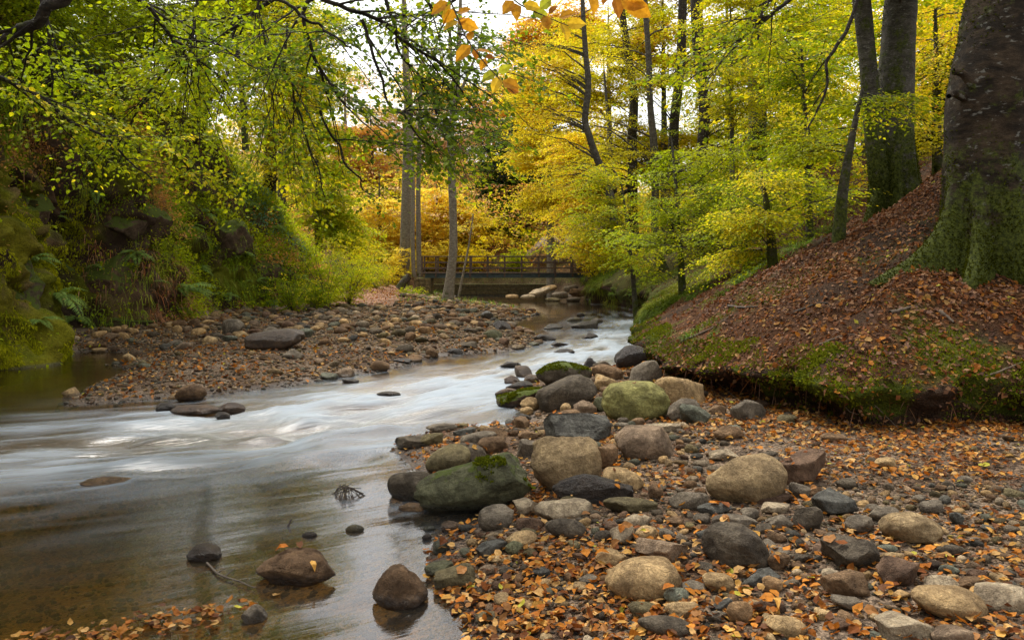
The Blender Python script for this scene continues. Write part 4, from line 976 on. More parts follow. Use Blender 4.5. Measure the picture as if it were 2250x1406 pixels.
# ---- trees of the right bank (trunks placed where the photograph shows them)
RB = [
 ('slender curved beech leaning over the stream edge, its foot hooked', foot([(1462, 592, 26), (1447, 560, 20), (1439, 500, 17), (1440, 400, 17), (1436, 310, 16), (1429, 230, 14), (1425, 120, 13), (1417, 0, 12), (1412, -160, 9)]), [(1330, 300, 0, 130, 110, 1.5, 12), (1420, 120, 0, 150, 110, 1.6, 12), (1500, 470, 0, 110, 60, 1., 9)], 'yellowgreen', 'gold'),
 ('straight beech with dark lower trunk left of the curved one', foot([(1394, 590, 40), (1391, 500, 25), (1390, 400, 22), (1388, 300, 21), (1392, 220, 20), (1380, 120, 16), (1366, 20, 14), (1350, -150, 10)]), [(1290, 380, 0, 110, 90, 1.6, 14), (1330, 180, 0, 130, 120, 1.6, 14), (1330, 500, -1, 90, 50, 1.2, 10), (1420, 60, 0, 120, 100, 1.6, 8)], 'yellowgreen', 'gold'),
 ('dark straight beech with an upcurved side limb', foot([(1480, 545, 40), (1480, 440, 28), (1480, 330, 24), (1482, 262, 22), (1490, 200, 22), (1497, 100, 20), (1500, 0, 19), (1502, -200, 15)]), [(1560, 420, -1, 130, 70, 1.4, 14), (1470, 240, -1, 120, 90, 1.4, 10), (1560, 90, 0, 140, 110, 1.6, 12)], 'green', 'yellowgreen'),
 ('sturdy dark beech just right of the one with an upcurved limb', foot([(1538, 560, 34), (1535, 480, 25), (1540, 360, 25), (1548, 250, 25), (1542, 180, 26), (1534, 90, 27), (1530, 0, 25), (1526, -200, 18)]), [(1640, 330, -1, 140, 70, 1.6, 14), (1660, 180, -1, 140, 100, 1.6, 14), (1620, 500, -2, 120, 50, 1.4, 10)], 'green', 'yellowgreen'),
 ('thick grey beech half hidden by leaves in the middle of the slope', foot([(1662, 335, 46), (1664, 290, 42), (1664, 230, 40), (1660, 100, 38), (1655, -60, 34), (1650, -250, 24)], Y=24.), [(1740, 200, -1, 150, 90, 1.8, 14), (1760, 60, -1, 170, 100, 1.8, 14), (1680, 20, 0, 160, 100, 1.8, 10)], 'green', 'yellowgreen'),
 ('pale slim tree leaning left with golden leaves by the bridge', foot([(1350, 560, 20), (1348, 480, 18), (1334, 400, 17), (1310, 345, 16), (1295, 300, 15), (1285, 260, 14), (1293, 190, 14), (1286, 110, 12), (1280, 0, 9), (1276, -120, 6)], Y=29.), [(1200, 230, 1, 110, 90, 1.8, 16), (1230, 420, 1, 80, 110, 1.6, 18), (1160, 160, 1, 80, 70, 1.5, 10), (1270, 80, 1, 100, 80, 1.6, 10)], 'gold', 'orange'),
]
for i, (lab, pth, spec, pal, mx) in enumerate(RB):
    Yb = pth[1][1]; spec = [(a, b, Yb + dy, c, d, e, n_) for a, b, dy, c, d, e, n_ in spec]
    far = Yb > 20
    tree('beech_tree', lab, 'beech trees on the right bank', pth, spec, pal, 510 + i, size=.075 if far else .065, nleaf=32, per=9, mix=mx, amt=.2, bark=M_BARKD if 'dark' in lab else M_BARK, Ls=(.6, 1.3), mossh=3, r0=.035)
# low and middle beech boughs with flat layered leaves, each a small understory tree
US = [
 ('young beech with layered lime leaves hanging over the slope grass', (1700, 560), 13.5, [(1640, 470, 0, 120, 45, .9, 16), (1740, 400, 0, 130, 50, 1., 16), (1600, 560, .5, 90, 40, .8, 9)], 'olive', 'gold'),
 ('young beech with dense green layers below the slope trees', (1640, 600), 17, [(1600, 420, 0, 150, 70, 1.2, 20), (1480, 500, 0, 110, 60, 1.2, 14), (1680, 500, 0, 90, 50, 1., 8)], 'green', 'yellowgreen'),
 ('young beech with yellow-green leaves in front of the curved beech', (1500, 660), 19, [(1450, 430, 0, 100, 60, 1.2, 12), (1560, 330, 0, 120, 70, 1.2, 14), (1400, 540, 0, 70, 50, .9, 9)], 'olive', 'lime'),
 ('young beech sweeping leaves down to the water near the bridge', (1400, 640), 24, [(1330, 430, 0, 90, 110, 1.4, 20), (1370, 560, 0, 80, 50, 1.1, 12), (1290, 520, 0, 60, 70, 1.1, 12)], 'yellowgreen', 'lime'),
 ('leafy beech filling the gap between the thick grey beech and the twin stems', (1780, 420), 18, [(1740, 280, 0, 110, 70, 1.5, 16), (1790, 150, 0, 80, 110, 1.5, 14), (1700, 120, 0, 120, 90, 1.5, 14)], 'green', 'gold'),
 ('leafy young beech between the twin stems and the massive trunk', (2060, 430), 15, [(2050, 150, 0, 80, 80, 1.2, 12), (2040, 290, 0, 80, 60, 1.2, 10), (2080, 50, 1, 70, 60, 1.2, 8)], 'yellowgreen', 'orange'),
 ('beech sapling with thin green sprays crossing the twin stems', (1840, 470), 11, [(1950, 225, 0, 90, 14, .3, 4), (1790, 330, 0, 80, 26, .6, 6)], 'olive', 'gold'),
 ('tall leafy beech high on the slope with its crown filling the upper right', (1610, 470), 22, [(1600, 60, 0, 170, 100, 2, 18), (1560, 200, 0, 150, 80, 2, 14), (1720, 20, -1, 150, 90, 2, 12), (1690, 250, 0, 120, 60, 2, 10)], 'yellowgreen', 'green'),
]
US = [(l, f, Y_, [(a_, b_, c_, d_ * 1.15, e_ * .9, f_ * 1.3, max(3, int(n_ * .60))) for a_, b_, c_, d_, e_, f_, n_ in sp], p_, m_) for l, f, Y_, sp, p_, m_ in US]
for i, (lab, (u, v), Yt, spec, pal, mx) in enumerate(US):
    q = P(u, v, Yt); z, _ = gz(q[0], q[1]); z = z if z < 8 else q[2]
    top = P(spec[0][0] * .5 + u * .5, min(s[1] for s in spec) - 30, Yt)
    pth = [[q[0], q[1], z - .2, .10], [(q[0] * .8 + top[0] * .2), q[1], z + (top[2] - z) * .3, .075], [(q[0] * .45 + top[0] * .55), q[1], z + (top[2] - z) * .65, .05], [top[0], q[1], top[2], .02]]
    spec = [(a, b, Yt + dy, c, d, e, n_) for a, b, dy, c, d, e, n_ in spec]
    tree('young_beech', lab, 'young beeches on the right bank', pth, spec, pal, 530 + i, size=.06 if Yt < 18 else .075, nleaf=36, per=14, tmin=.15, mix=mx, amt=.2, Ls=(.45, .9), r0=.02, arch=.06, out=(-.25, -.1, -.05), tiltj=.12, upj=.28, droop=.3)

# ---- by the bridge, left side
LBT = [
 ('slender straight alder with pale bark and mossy foot in front of the footbridge', foot([(982, 662, 34), (988, 620, 22), (996, 540, 18), (994, 420, 17), (990, 300, 15), (1004, 190, 13), (1008, 100, 10), (1012, -10, 7), (1010, -120, 4)]), [pxpath([(1001, 200, 9), (990, 120, 8), (988, 30, 6), (984, -60, 4)], 35)], [(1000, 60, 0, 110, 100, 1.6, 16), (960, 160, 0, 70, 60, 1.3, 7)], 'yellowgreen', M_BARKP),
 ('thick rough-barked alder left of the footbridge end', foot([(884, 628, 30), (889, 560, 25), (892, 480, 23), (894, 400, 21), (897, 250, 19), (890, 100, 15), (886, -60, 9)]), None, [(860, 120, 0, 80, 90, 1.6, 8), (930, 30, 0, 80, 80, 1.6, 8)], 'yellowgreen', M_BARKP),
 ('thin pale alder just behind the thick one', foot([(921, 600, 12), (920, 520, 11), (919, 430, 10), (922, 300, 9), (926, 150, 7), (930, 20, 4)], Y=49), None, [(930, 110, 0, 70, 70, 1.5, 7)], 'yellowgreen', M_BARKP),
 ('thin grey alder between the thick one and the thin pale one', foot([(909, 600, 10), (907, 520, 9), (908, 430, 8), (906, 300, 7), (903, 180, 5)], Y=48.4), None, [(900, 200, 0, 60, 50, 1.3, 5)], 'gold', M_BARKP),
 ('very thin crooked sapling beside the slender alder at the bridge', foot([(1008, 640, 6), (1018, 600, 5), (1030, 540, 4), (1040, 470, 3)], Y=38), None, [(1035, 500, 0, 25, 30, .5, 4)], 'amber', M_BARKP),
]
for i, (lab, pth, ex, spec, pal, bk) in enumerate(LBT):
    Yb = pth[1][1]; spec = [(a, b, Yb + dy, c, d, e, n_) for a, b, dy, c, d, e, n_ in spec]
    if i == 0: ex = [pxpath([(1001, 200, 9), (990, 120, 8), (988, 30, 6), (984, -60, 4)], Yb), pxpath([(1000, 230, 8), (1030, 160, 6), (1050, 110, 4), (1060, 60, 3)], Yb)]
    tree('alder_tree', lab, 'alders by the footbridge', pth, spec, pal, 560 + i, size=.07, nleaf=18, per=7, bark=bk, extra=ex, mossh=2., Ls=(.6, 1.2), r0=.03, mix='gold', amt=.15)

# ---- wood beyond the bridge: each tree its own crown
BG = [  # u, v foot, Y, top v, crown specs (u, v, ru, rv, n), palette, mix, leaf, label
 (835, 600, 54, 380, [(830, 530, 60, 40, 12), (890, 560, 50, 30, 8), (850, 470, 60, 40, 10)], 'amber', 'gold', 'low amber beech left of the thick alder'),
 (960, 590, 56, 400, [(960, 520, 60, 45, 16), (940, 570, 60, 25, 10), (970, 450, 55, 35, 12)], 'amber', 'orange', 'bright orange beech glowing right behind the slender alder'),
 (1050, 600, 57, 440, [(1040, 530, 45, 40, 12), (1060, 575, 45, 22, 8), (1020, 480, 40, 30, 8)], 'amber', 'gold', 'amber beech over the middle of the footbridge'),
 (1100, 600, 60, 420, [(1110, 530, 55, 45, 14), (1090, 470, 45, 40, 10)], 'deep', 'green', 'dark green holly behind the middle of the bridge'),
 (1120, 560, 62, 250, [(1125, 420, 55, 60, 14), (1110, 330, 55, 50, 12), (1150, 380, 45, 50, 8)], 'conifer', 'green', 'dark yew on the far hillside above the bridge'),
 (1170, 520, 66, 200, [(1160, 300, 50, 50, 12), (1190, 420, 50, 40, 8), (1180, 230, 45, 40, 8)], 'conifer', 'deep', 'tall dark conifer behind the golden trees'),
 (1210, 560, 50, 90, [(1190, 330, 70, 60, 16), (1180, 210, 80, 60, 16), (1230, 420, 60, 60, 14), (1240, 130, 80, 60, 12), (1290, 260, 60, 90, 14)], 'gold', 'amber', 'tall golden beech right of the far yew'),
 (1352, 600, 41, 130, [(1285, 460, 55, 50, 14), (1310, 540, 45, 40, 10), (1310, 380, 60, 60, 12), (1250, 330, 60, 50, 10)], 'gold', 'orange', 'golden orange beech over the right end of the bridge'),
 (1190, 440, 76, 40, [(1170, 110, 60, 55, 16), (1230, 60, 70, 50, 14), (1140, 190, 50, 40, 8), (1290, 40, 60, 60, 10)], 'orange', 'rust', 'rust-orange beech on the skyline above the golden trees'),
 (1020, 480, 78, 240, [(1010, 330, 65, 50, 12), (1050, 280, 55, 40, 10), (960, 300, 60, 45, 10)], 'pinkbrown', 'rust', 'pinkish half-bare tree on the far hillside centre'),
 (900, 480, 80, 210, [(890, 330, 70, 60, 14), (850, 260, 65, 50, 12), (930, 250, 60, 45, 10)], 'pinkbrown', 'amber', 'pinkish half-bare tree left on the far hillside'),
 (820, 500, 72, 230, [(800, 400, 65, 60, 14), (790, 310, 60, 60, 10), (840, 420, 50, 50, 8)], 'rust', 'orange', 'russet tree above the gravel path'),
 (760, 480, 74, 120, [(750, 300, 60, 60, 12), (760, 190, 55, 50, 10), (720, 400, 60, 60, 10)], 'pinkbrown', 'yellowgreen', 'tall pale half-bare tree left of the sky gap'),
 (700, 520, 46, 60, [(690, 330, 70, 80, 16), (680, 180, 80, 80, 16), (740, 440, 60, 60, 12), (660, 60, 80, 60, 12), (770, 520, 50, 50, 9)], 'lime', 'gold', 'tall lime-green tree behind the ivy cliff'),
 (620, 400, 44, -60, [(600, 120, 90, 90, 14), (560, 0, 100, 80, 12), (630, 230, 70, 70, 10)], 'lime', 'green', 'lime-green tree on top of the cliff behind the dead trunk'),
 (940, 440, 86, 140, [(1000, 205, 60, 35, 8), (930, 180, 60, 35, 8)], 'gold', 'orange', 'pale golden tree on the far skyline under the sky gap'),
 (1085, 430, 84, 150, [(1080, 230, 50, 40, 10), (1100, 300, 45, 40, 8)], 'orange', 'pinkbrown', 'thin orange tree on the far hill right of the sky gap'),
 (1340, 480, 46, 0, [(1330, 180, 90, 90, 16), (1380, 330, 80, 80, 14), (1370, 60, 90, 80, 12)], 'yellowgreen', 'gold', 'tall yellow-green beech behind the right bank trunks'),
 (1460, 440, 44, -40, [(1450, 150, 90, 110, 16), (1470, 320, 80, 80, 14), (1490, 20, 90, 70, 10)], 'yellowgreen', 'orange', 'yellow-green beech deeper in the wood behind the right bank'),
 (1600, 400, 42, -60, [(1590, 150, 110, 110, 18), (1610, 300, 100, 60, 12), (1600, 20, 110, 70, 10)], 'yellowgreen', 'gold', 'broad yellow-green beech in the depth of the right wood'),
 (1760, 380, 38, -60, [(1760, 160, 110, 100, 16), (1790, 20, 110, 80, 12), (1740, 270, 90, 40, 8)], 'green', 'gold', 'green and yellow beech on the ridge left of the twin stems'),
 (1900, 360, 34, -60, [(1860, 60, 60, 80, 8), (2050, 40, 100, 80, 12), (2040, 200, 80, 60, 8)], 'yellowgreen', 'gold', 'yellowing beech on the ridge behind the twin stems'),
 (2090, 340, 30, -60, [(2080, 130, 60, 80, 10), (2110, 230, 50, 50, 6), (2100, 0, 80, 60, 8)], 'yellowgreen', 'gold', 'yellow-green beech on the ridge beside the massive trunk'),
]
for i, (u, v, Yt, tv, cs, pal, mx, lab) in enumerate(BG):
    q = P(u, v, Yt); z, _ = gz(q[0], q[1]); top = P(u + (cs[0][0] - u) * .4, tv, Yt); rr = .10 + .0025 * (v - tv) * Yt / F * 10
    h_ = top[2] - z
    pth = [[q[0], q[1], z - .3, .10 + h_ * .011], [q[0] * .9 + top[0] * .1, q[1], z + h_ * .35, .08 + h_ * .007], [q[0] * .4 + top[0] * .6, q[1], z + h_ * .7, .05 + h_ * .004], [top[0], q[1], top[2], .03]]
    spec = [(a, b, Yt, c, d, max(2., c * Yt / F * 1.1), n_) for a, b, c, d, n_ in cs]
    sc = Yt / 45; pb = pal == 'pinkbrown'
    tree('woodland_tree', lab, 'trees of the wood behind', pth, spec, pal, 600 + i, size=.165 * sc ** .8 * (.75 if pb else 1), nleaf=40 if pb else 56, per=12, mix=mx, amt=.18, Ls=(.9 * sc, 2.0 * sc), r0=.05, mossh=1., seg=8, bark=M_BARKP if pb or u in (1210, 1340) else M_BARK, arch=.15)

# tall trees on top of the left cliff, crowns reaching over the frame
CT = [(-11.5, 13, 15, 'dark-stemmed beech on the cliff top at the far left', [(150, -120, 14, 260, 120, 2.5, 22), (100, -420, 14, 320, 220, 3, 22)]),
      (-13.5, 18, 16, 'leafy tree on the cliff top behind the hanging grass', [(250, 20, 18, 220, 90, 2.5, 26), (350, -250, 18, 260, 180, 3, 22), (60, 60, 17, 160, 80, 2, 12)]),
      (-12.0, 23, 17, 'leafy tree above the ivy on the cliff top', [(430, 40, 22, 170, 90, 2.5, 26), (520, -180, 21, 190, 150, 3, 30), (350, 130, 22, 120, 60, 2, 12)]),
      (-11.0, 28, 17, 'green tree standing at the shoulder of the cliff', [(560, 90, 27, 120, 90, 2.5, 24), (600, -80, 27, 130, 120, 3, 22), (500, 200, 26, 110, 60, 2, 14)]),
      (-9.5, 31, 14, 'yellow-green tree where the cliff falls away', [(640, 200, 30, 80, 100, 2, 22), (650, 60, 30, 90, 80, 2, 18), (620, 330, 29, 80, 70, 2, 16)])]
for i, (x, y, h, lab, spec) in enumerate(CT):
    z = gz(x, y)[0]; pth = [[x, y, z - .4, .28], [x + .2, y, z + h * .3, .22], [x + .6, y - .3, z + h * .65, .14], [x + 1., y - .4, z + h, .05]]
    tree('cliff_top_tree', lab, 'trees on top of the cliff', pth, spec, ['green', 'green', 'lime', 'lime', 'yellowgreen'][i], 660 + i, size=.10, nleaf=40, per=10, mix='gold' if i > 2 else 'lime', amt=.2, Ls=(.7, 1.5), bark=M_BARKD, mossh=1.)
# ================================================================ LITTER, MOSS, GRASS, FERNS
def tangent(rng, N, k=1.):
    r = rng.standard_normal(N.shape) * k; return unit(r - N * (r * N).sum(-1, keepdims=True))
def lay_leaves(mb, rng, p, n, size, pal, jit=.45, near=False, dark=1.):
    q = len(p); nn = unit(n + rng.normal(0, jit, (q, 3))); ax = tangent(rng, nn)
    c = palc(pal, rng, q) * dark; g = rng.random(q) < .012; c[g] = (.42, .38, .05)
    b = p + n * rng.uniform(.003, .018, (q, 1)); sz = size * rng.uniform(.45, 1.4, q); k = rng.integers(0, 4, q)
    for j, (w_, cu) in enumerate([(.34, .10), (.24, .42), (.30, -.18), (.40, .22)]):
        m = k == j
        if m.any(): leaves(mb, b[m], ax[m], nn[m], sz[m], c[m], near, w_, cu)
rng = np.random.default_rng(31)
# slope litter, leaf colours lowered to stand in for the shade there
def fslope(y0, y1, pw):
    def f(p):
        w = (p[:, 1] > y0) & (p[:, 1] < y1) & inview(p, 650, 150); bare = sstep(.18, .02, fbm(p * np.array([1, 1, 0]) * 1.1, 47, 4))
        d = seg_dist(p[:, 0], p[:, 1], BANK[::4])[0]; return w * (.30 + .70 * bare) * (.25 + .75 * sstep(.4, 2.2, d)) / np.maximum(p[:, 1], 4) ** pw
    return f
mb = MB()
p, n = sample(SLOPE, 33000, rng, fslope(4, 11.5, 1.2)); lay_leaves(mb, rng, p, n, .052, 'litterdark', .38, False, .85)
p, n = sample(SLOPE, 4500, rng, fslope(4, 10, 2)); lay_leaves(mb, rng, p, n, .055, 'litter', .4, True, .62)
kind(mb.obj('leaf_litter', M_DRY, smooth=False), 'stuff', 'brown fallen beech leaves lying on the near slope')
mb = MB(); p, n = sample(SLOPE, 90000, rng, fslope(11, 40, 1.)); lay_leaves(mb, rng, p, n, .062, 'litterdark', .45, False, .75)
kind(mb.obj('leaf_litter', M_DRY, smooth=False), 'stuff', 'brown fallen leaves covering the upper slope under the trees')
# beach litter: drifts at the foot of the bank, between the stones and on the shore
def fbeach(p):
    x, y = p[:, 0], p[:, 1]; d, side, _ = seg_dist(x, y, BANK[::4]); s = sd_poly(x, y, BEACH)
    w = (s > -.02) & ((side < 0) | (d < .3)) & inview(p, 450, 250) & (y < 14)
    dr = sstep(-.12, .22, fbm(xy3(x, y) * 1.6, 141, 4)); sh = np.exp(-s / .35) * (y < 4.6)
    return w * (.10 + .75 * dr + 1.6 * np.exp(-d / .45) + 1.0 * sh + .5 * (y < 4.6)) / np.maximum(y, 2.5) ** .8
mb = MB(); p, n = sample(BASE, 15500, rng, fbeach); n = unit(n + UP)
on = np.array([rng.random() for _ in range(len(p))])
STB = []
for o in rocks[:]:
    pass
lay_leaves(mb, rng, p + UP * .010, n, .046, 'litter', .33, True, .82)
kind(mb.obj('fallen_leaves', M_DRY, smooth=False), 'stuff', 'orange fallen beech leaves strewn over the beach')
# some leaves lie on the boulders
mb = MB()
for o in rocks[:110]:
    if rng.random() > .34: continue
    me = o.data; k = rng.integers(1, 4)
    co_ = np.zeros(len(me.vertices) * 3, np.float32); me.vertices.foreach_get('co', co_); co_ = co_.reshape(-1, 3); no = np.zeros_like(co_); me.vertices.foreach_get('normal', no.ravel()) if False else None
    nrm_ = np.array([v.normal[:] for v in me.vertices]); m = np.nonzero((nrm_[:, 2] > .75) & (co_[:, 2] > 0))[0]
    if len(m) < 3: continue
    j = rng.choice(m, k); pp = co_[j] + np.array(o.location)
    if pp[0, 1] > 16: continue
    lay_leaves(mb, rng, pp, nrm_[j], .055, 'litter', .15, True)
kind(mb.obj('fallen_leaves', M_DRY, smooth=False), 'stuff', 'single orange leaves that have settled on boulders')
# the bar and path
def fbar(p):
    x, y = p[:, 0], p[:, 1]; s = sd_poly(x, y, BAR); d, side, _ = seg_dist(x, y, CLIFF[::10])
    return ((s > 0) & (side > 0) & inview(p) & (y < 46)) * (.12 + 1.2 * np.exp(-d / .9) + .5 * (y < 15) + sstep(.05, .3, fbm(xy3(x, y) * .9, 143, 3)) * .6 + .8 * (y > 28)) / y ** .5
mb = MB(); p, n = sample(BASE, 9000, rng, fbar); lay_leaves(mb, rng, p + UP * .03, n, .07, 'litter', .5, False, .8)
kind(mb.obj('leaf_litter', M_DRY, smooth=False), 'stuff', 'brown fallen leaves on the gravel bar and path')
# leaf raft in the shallows at lower left
mb = MB(); N_ = 420; t = rng.random(N_); x = np.interp(t, [0, 1], [-2.35, -1.35]) + rng.normal(0, .10, N_); y = np.interp(t, [0, 1], [3.4, 3.95]) + rng.normal(0, .07, N_)
m = (rng.random(N_) < 1.1 - t * .5); x, y = x[m], y[m]
lay_leaves(mb, rng, xy3(x, y, .008 + .02 * rng.random(len(x))), np.tile(UP, (len(x), 1)), .045, 'litter', .2, True, .45)
kind(mb.obj('floating_leaves', M_DRY, smooth=False), 'stuff', 'raft of fallen leaves stranded in the brown shallows')

def blades(mb, rng, B, D, L, droop, w, col, K=5):
    n = len(B); D = unit(D); S = unit(np.cross(D, UP + rng.normal(0, .3, (n, 3)))); t = np.linspace(0, 1, K)
    P_ = B[:, None] + D[:, None] * (L[:, None] * t)[..., None] - UP * ((droop * L)[:, None] * t ** 2.2)[..., None]
    ww = (w[:, None] * (1 - t ** 2.5) + .0004)[..., None] * S[:, None]
    V = np.stack([P_ - ww, P_ + ww], 2).reshape(-1, 3); i = (np.arange(n) * K * 2)[:, None] + (np.arange(K - 1) * 2)[None]; i = i.ravel()
    mb.add(V, np.stack([i, i + 1, i + 3, i + 2], 1), np.repeat(col, K * 2, 0))
# moss along the lip of the bank and in pads on the slope
def fmoss(p):
    x, y = p[:, 0], p[:, 1]; d, side, _ = seg_dist(x, y, BANK[::4]); s = np.where(side > 0, d, -d)
    k = fbm(xy3(x, y) * 1.5, 49, 4); return ((y < 17) & inview(p)) * (sstep(.16, .34, k) * np.exp(-np.clip(s, 0, 9) / 1.1) + .5 * (np.abs(s) < .35) * sstep(-.15, .2, fbm(p * 2.2, 41, 4))) / np.maximum(y, 4)
mb = MB(); p, n = sample(SLOPE, 19000, rng, fmoss); q = len(p)
leaves(mb, p - n * .003, n + rng.normal(0, .7, (q, 3)), rng.standard_normal((q, 3)), rng.uniform(.018, .045, q), palc('moss', rng, q, p, 3.) * 1.0, False, .25)
p, n = sample(EDGE, 12000, rng, lambda c: ((c[:, 1] < 17) & (c[:, 2] > .46) & inview(c)) * sstep(.10, .24, fbm(c * 2.0, 42, 3)) * sstep(.46, .66, c[:, 2]) / c[:, 1]); q = len(p)
leaves(mb, p, unit(n * .6 + rng.normal(0, .8, (q, 3)) - UP * .5), rng.standard_normal((q, 3)), rng.uniform(.018, .05, q), palc('moss', rng, q, p, 3.), False, .26)
kind(mb.obj('moss', M_MOSS, smooth=False), 'stuff', 'cushions of green moss along the bank edge')
# moss on the buttress roots of the beeches
for o in [o for o in bpy.data.objects if o.name.startswith('trunk') and o.parent and ('massive' in o.parent['label'] or 'twin-stemmed' in o.parent['label'])]:
    me = o.data; off = np.array(o.parent.location); vv = np.array([v.co[:] for v in me.vertices]) + off; f4 = np.array([list(x.vertices) for x in me.polygons])
    zb_ = off[2]; p, n = sample((vv, f4), 16000, rng, lambda c: (sstep(1.5, .3, c[:, 2] - zb_ - .4) + .22 * (c[:, 0] < off[0])) * (fbm(c * 1.7, 51, 3) > -.1) * (c[:, 2] < zb_ + 5))
    e = unit(p - off - np.array([0, 0, 1]) * (p[:, 2:] - zb_)); n = np.where(((n * e).sum(1) < 0)[:, None], -n, n); q = len(p)
    mb = MB(); leaves(mb, p - n * .006 - off, n + rng.normal(0, .9, (q, 3)) - UP * .3, rng.standard_normal((q, 3)), rng.uniform(.018, .04, q) , palc('moss', rng, q, p, 2.) * .40, False, .28)
    mb.obj('moss', M_MOSS, o.parent, smooth=False)
# dangling roots and grass along the undercut
mb = MB(); p, n = sample(EDGE, 190, rng, lambda c: ((c[:, 1] < 19) & (c[:, 2] < .62) & (c[:, 2] > .3) & inview(c)) * 1.); q = len(p)
o_ = np.stack([rng.normal(-.2, .5, q), rng.normal(-.2, .4, q), -np.ones(q)], 1); blades(mb, rng, p, o_, rng.uniform(.06, .32, q), .3 + 0 * p[:, 0], rng.uniform(.0012, .003, q), palc('litterdark', rng, q) * .9)
kind(mb.obj('hanging_roots', M_DRY, smooth=False), 'stuff', 'fine roots hanging under the bank edge')

# grass tufts: one thing each
def tuft(i, x, y, r, L, n, label, pal='grass', hang=.9, z=None, group='grass tufts on the slope', src=None):
    rng = np.random.default_rng(900 + i); L = L * rng.uniform(.6, .95); n = int(n * rng.uniform(.6, 1.1)); z = gz(x, y)[0] if z is None else z; mb = MB()
    a = rng.uniform(0, 6.28, n); rr = r * np.sqrt(rng.random(n)); B = np.stack([rr * np.cos(a) * .6, rr * np.sin(a) * .6, -.02 + 0 * a], 1)
    if src == 'slope': B[:, 2] += np.clip(np.array([gz(x + b[0], y + b[1])[0] for b in B]) - z, -.12, .12)
    D = np.stack([np.cos(a) * .8 + rng.normal(0, .4, n), np.sin(a) * .8 + rng.normal(0, .4, n), rng.uniform(.3, 1.5, n)], 1)
    blades(mb, rng, B, D, L * rng.uniform(.5, 1.1, n), rng.uniform(.4, 1.1, n) * hang, rng.uniform(.002, .0045, n) * (1 + y / 24), palc(pal, rng, n, jit=.2))
    o = mb.obj('grass_tuft', M_GRASS, smooth=False); o.location = (x, y, z); tag(o, label, 'grass tuft', group)
TU = [(1415, 705, .28, .34, 260, 'large drooping grass tuft on the tip of the undercut bank'), (1520, 735, .16, .26, 120, 'small grass tuft on the leafy slope below the bank tip hummock'), (1575, 730, .10, .2, 60, 'smallest grass tuft right of the small slope tuft'),
      (1530, 650, .35, .42, 280, 'wide arching grass tuft at the left border of the leaf-covered slope'), (1565, 632, .2, .4, 120, 'narrow upright grass tuft beside the wide arching one'), (1640, 610, .35, .45, 260, 'grass clump halfway up the border of the leafy slope'),
      (1700, 575, .35, .5, 260, 'bright grass clump below the bluish grass on the slope'), (1665, 590, .3, .45, 200, 'grass clump among lime leaves on the slope'), (1755, 545, .3, .45, 200, 'grey-green grass clump above the bright one'), (1800, 510, .4, .5, 260, 'bluish grass clump left below the twin-stemmed beech'),
      (1840, 500, .35, .5, 260, 'dark grass clump against the left roots of the twin-stemmed beech'), (1850, 440, .5, .5, 320, 'big pale grass clump left of the twin-stemmed beech'), (1815, 460, .4, .5, 260, 'pale grass clump at the top left of the slope'), (1600, 640, .25, .35, 160, 'low grass clump near the arching tuft'),
      (1390, 640, .3, .4, 160, 'grass clump on the far bank below the curved beech'), (1350, 640, .3, .4, 160, 'grass clump on the mossy far bank'), (1420, 610, .3, .4, 160, 'grass clump at the foot of the curved beech'), (1310, 630, .3, .4, 140, 'grass clump near the right end of the footbridge'), (1490, 600, .3, .4, 160, 'grass clump right of the curved beech foot')]
for i, (u, v, r, L, n_, lab) in enumerate(TU):
    p, _ = hit(u, v); tuft(i, p.x, p.y, r, L, int(n_ * 1.3), lab, pal='grass', src='slope', z=p.z)

# ferns
def frond_mesh(seed, L=1.):
    rng = np.random.default_rng(seed); mb = MB(); K = 30; t = np.linspace(.1, 1, K); arch = .55 + .3 * rng.random()
    path = lambda t: np.stack([t * (1 - .12 * t), 0 * t, .42 * t - arch * t ** 2], 1) * L
    p = path(t); T = unit(np.gradient(p, axis=0)); S = np.array([0, 1., 0]); ln = L * .23 * np.sin(np.pi * np.clip(t, .0, 1) ** .75) ** .8 + .01
    for s in (-1, 1):
        q = K; leaves(mb, p, np.tile(S * s, (q, 1)) + T * .35 - UP * .25 + rng.normal(0, .08, (q, 3)), np.cross(T, S) + rng.normal(0, .15, (q, 3)), ln, palc('fern', rng, q, jit=.1), False, .085, .1)
    v, f = tubes([path(np.linspace(0, 1, 10))], [np.linspace(.006, .0015, 10) * L], 4); mb.add(v, f, (.12, .10, .04)); return mb.mesh('frond', M_GRASS, False)
PAL['fern'] = [(.20, .34, .09), (.27, .42, .10), (.36, .46, .09)]
FM = [frond_mesh(40 + i) for i in range(5)]
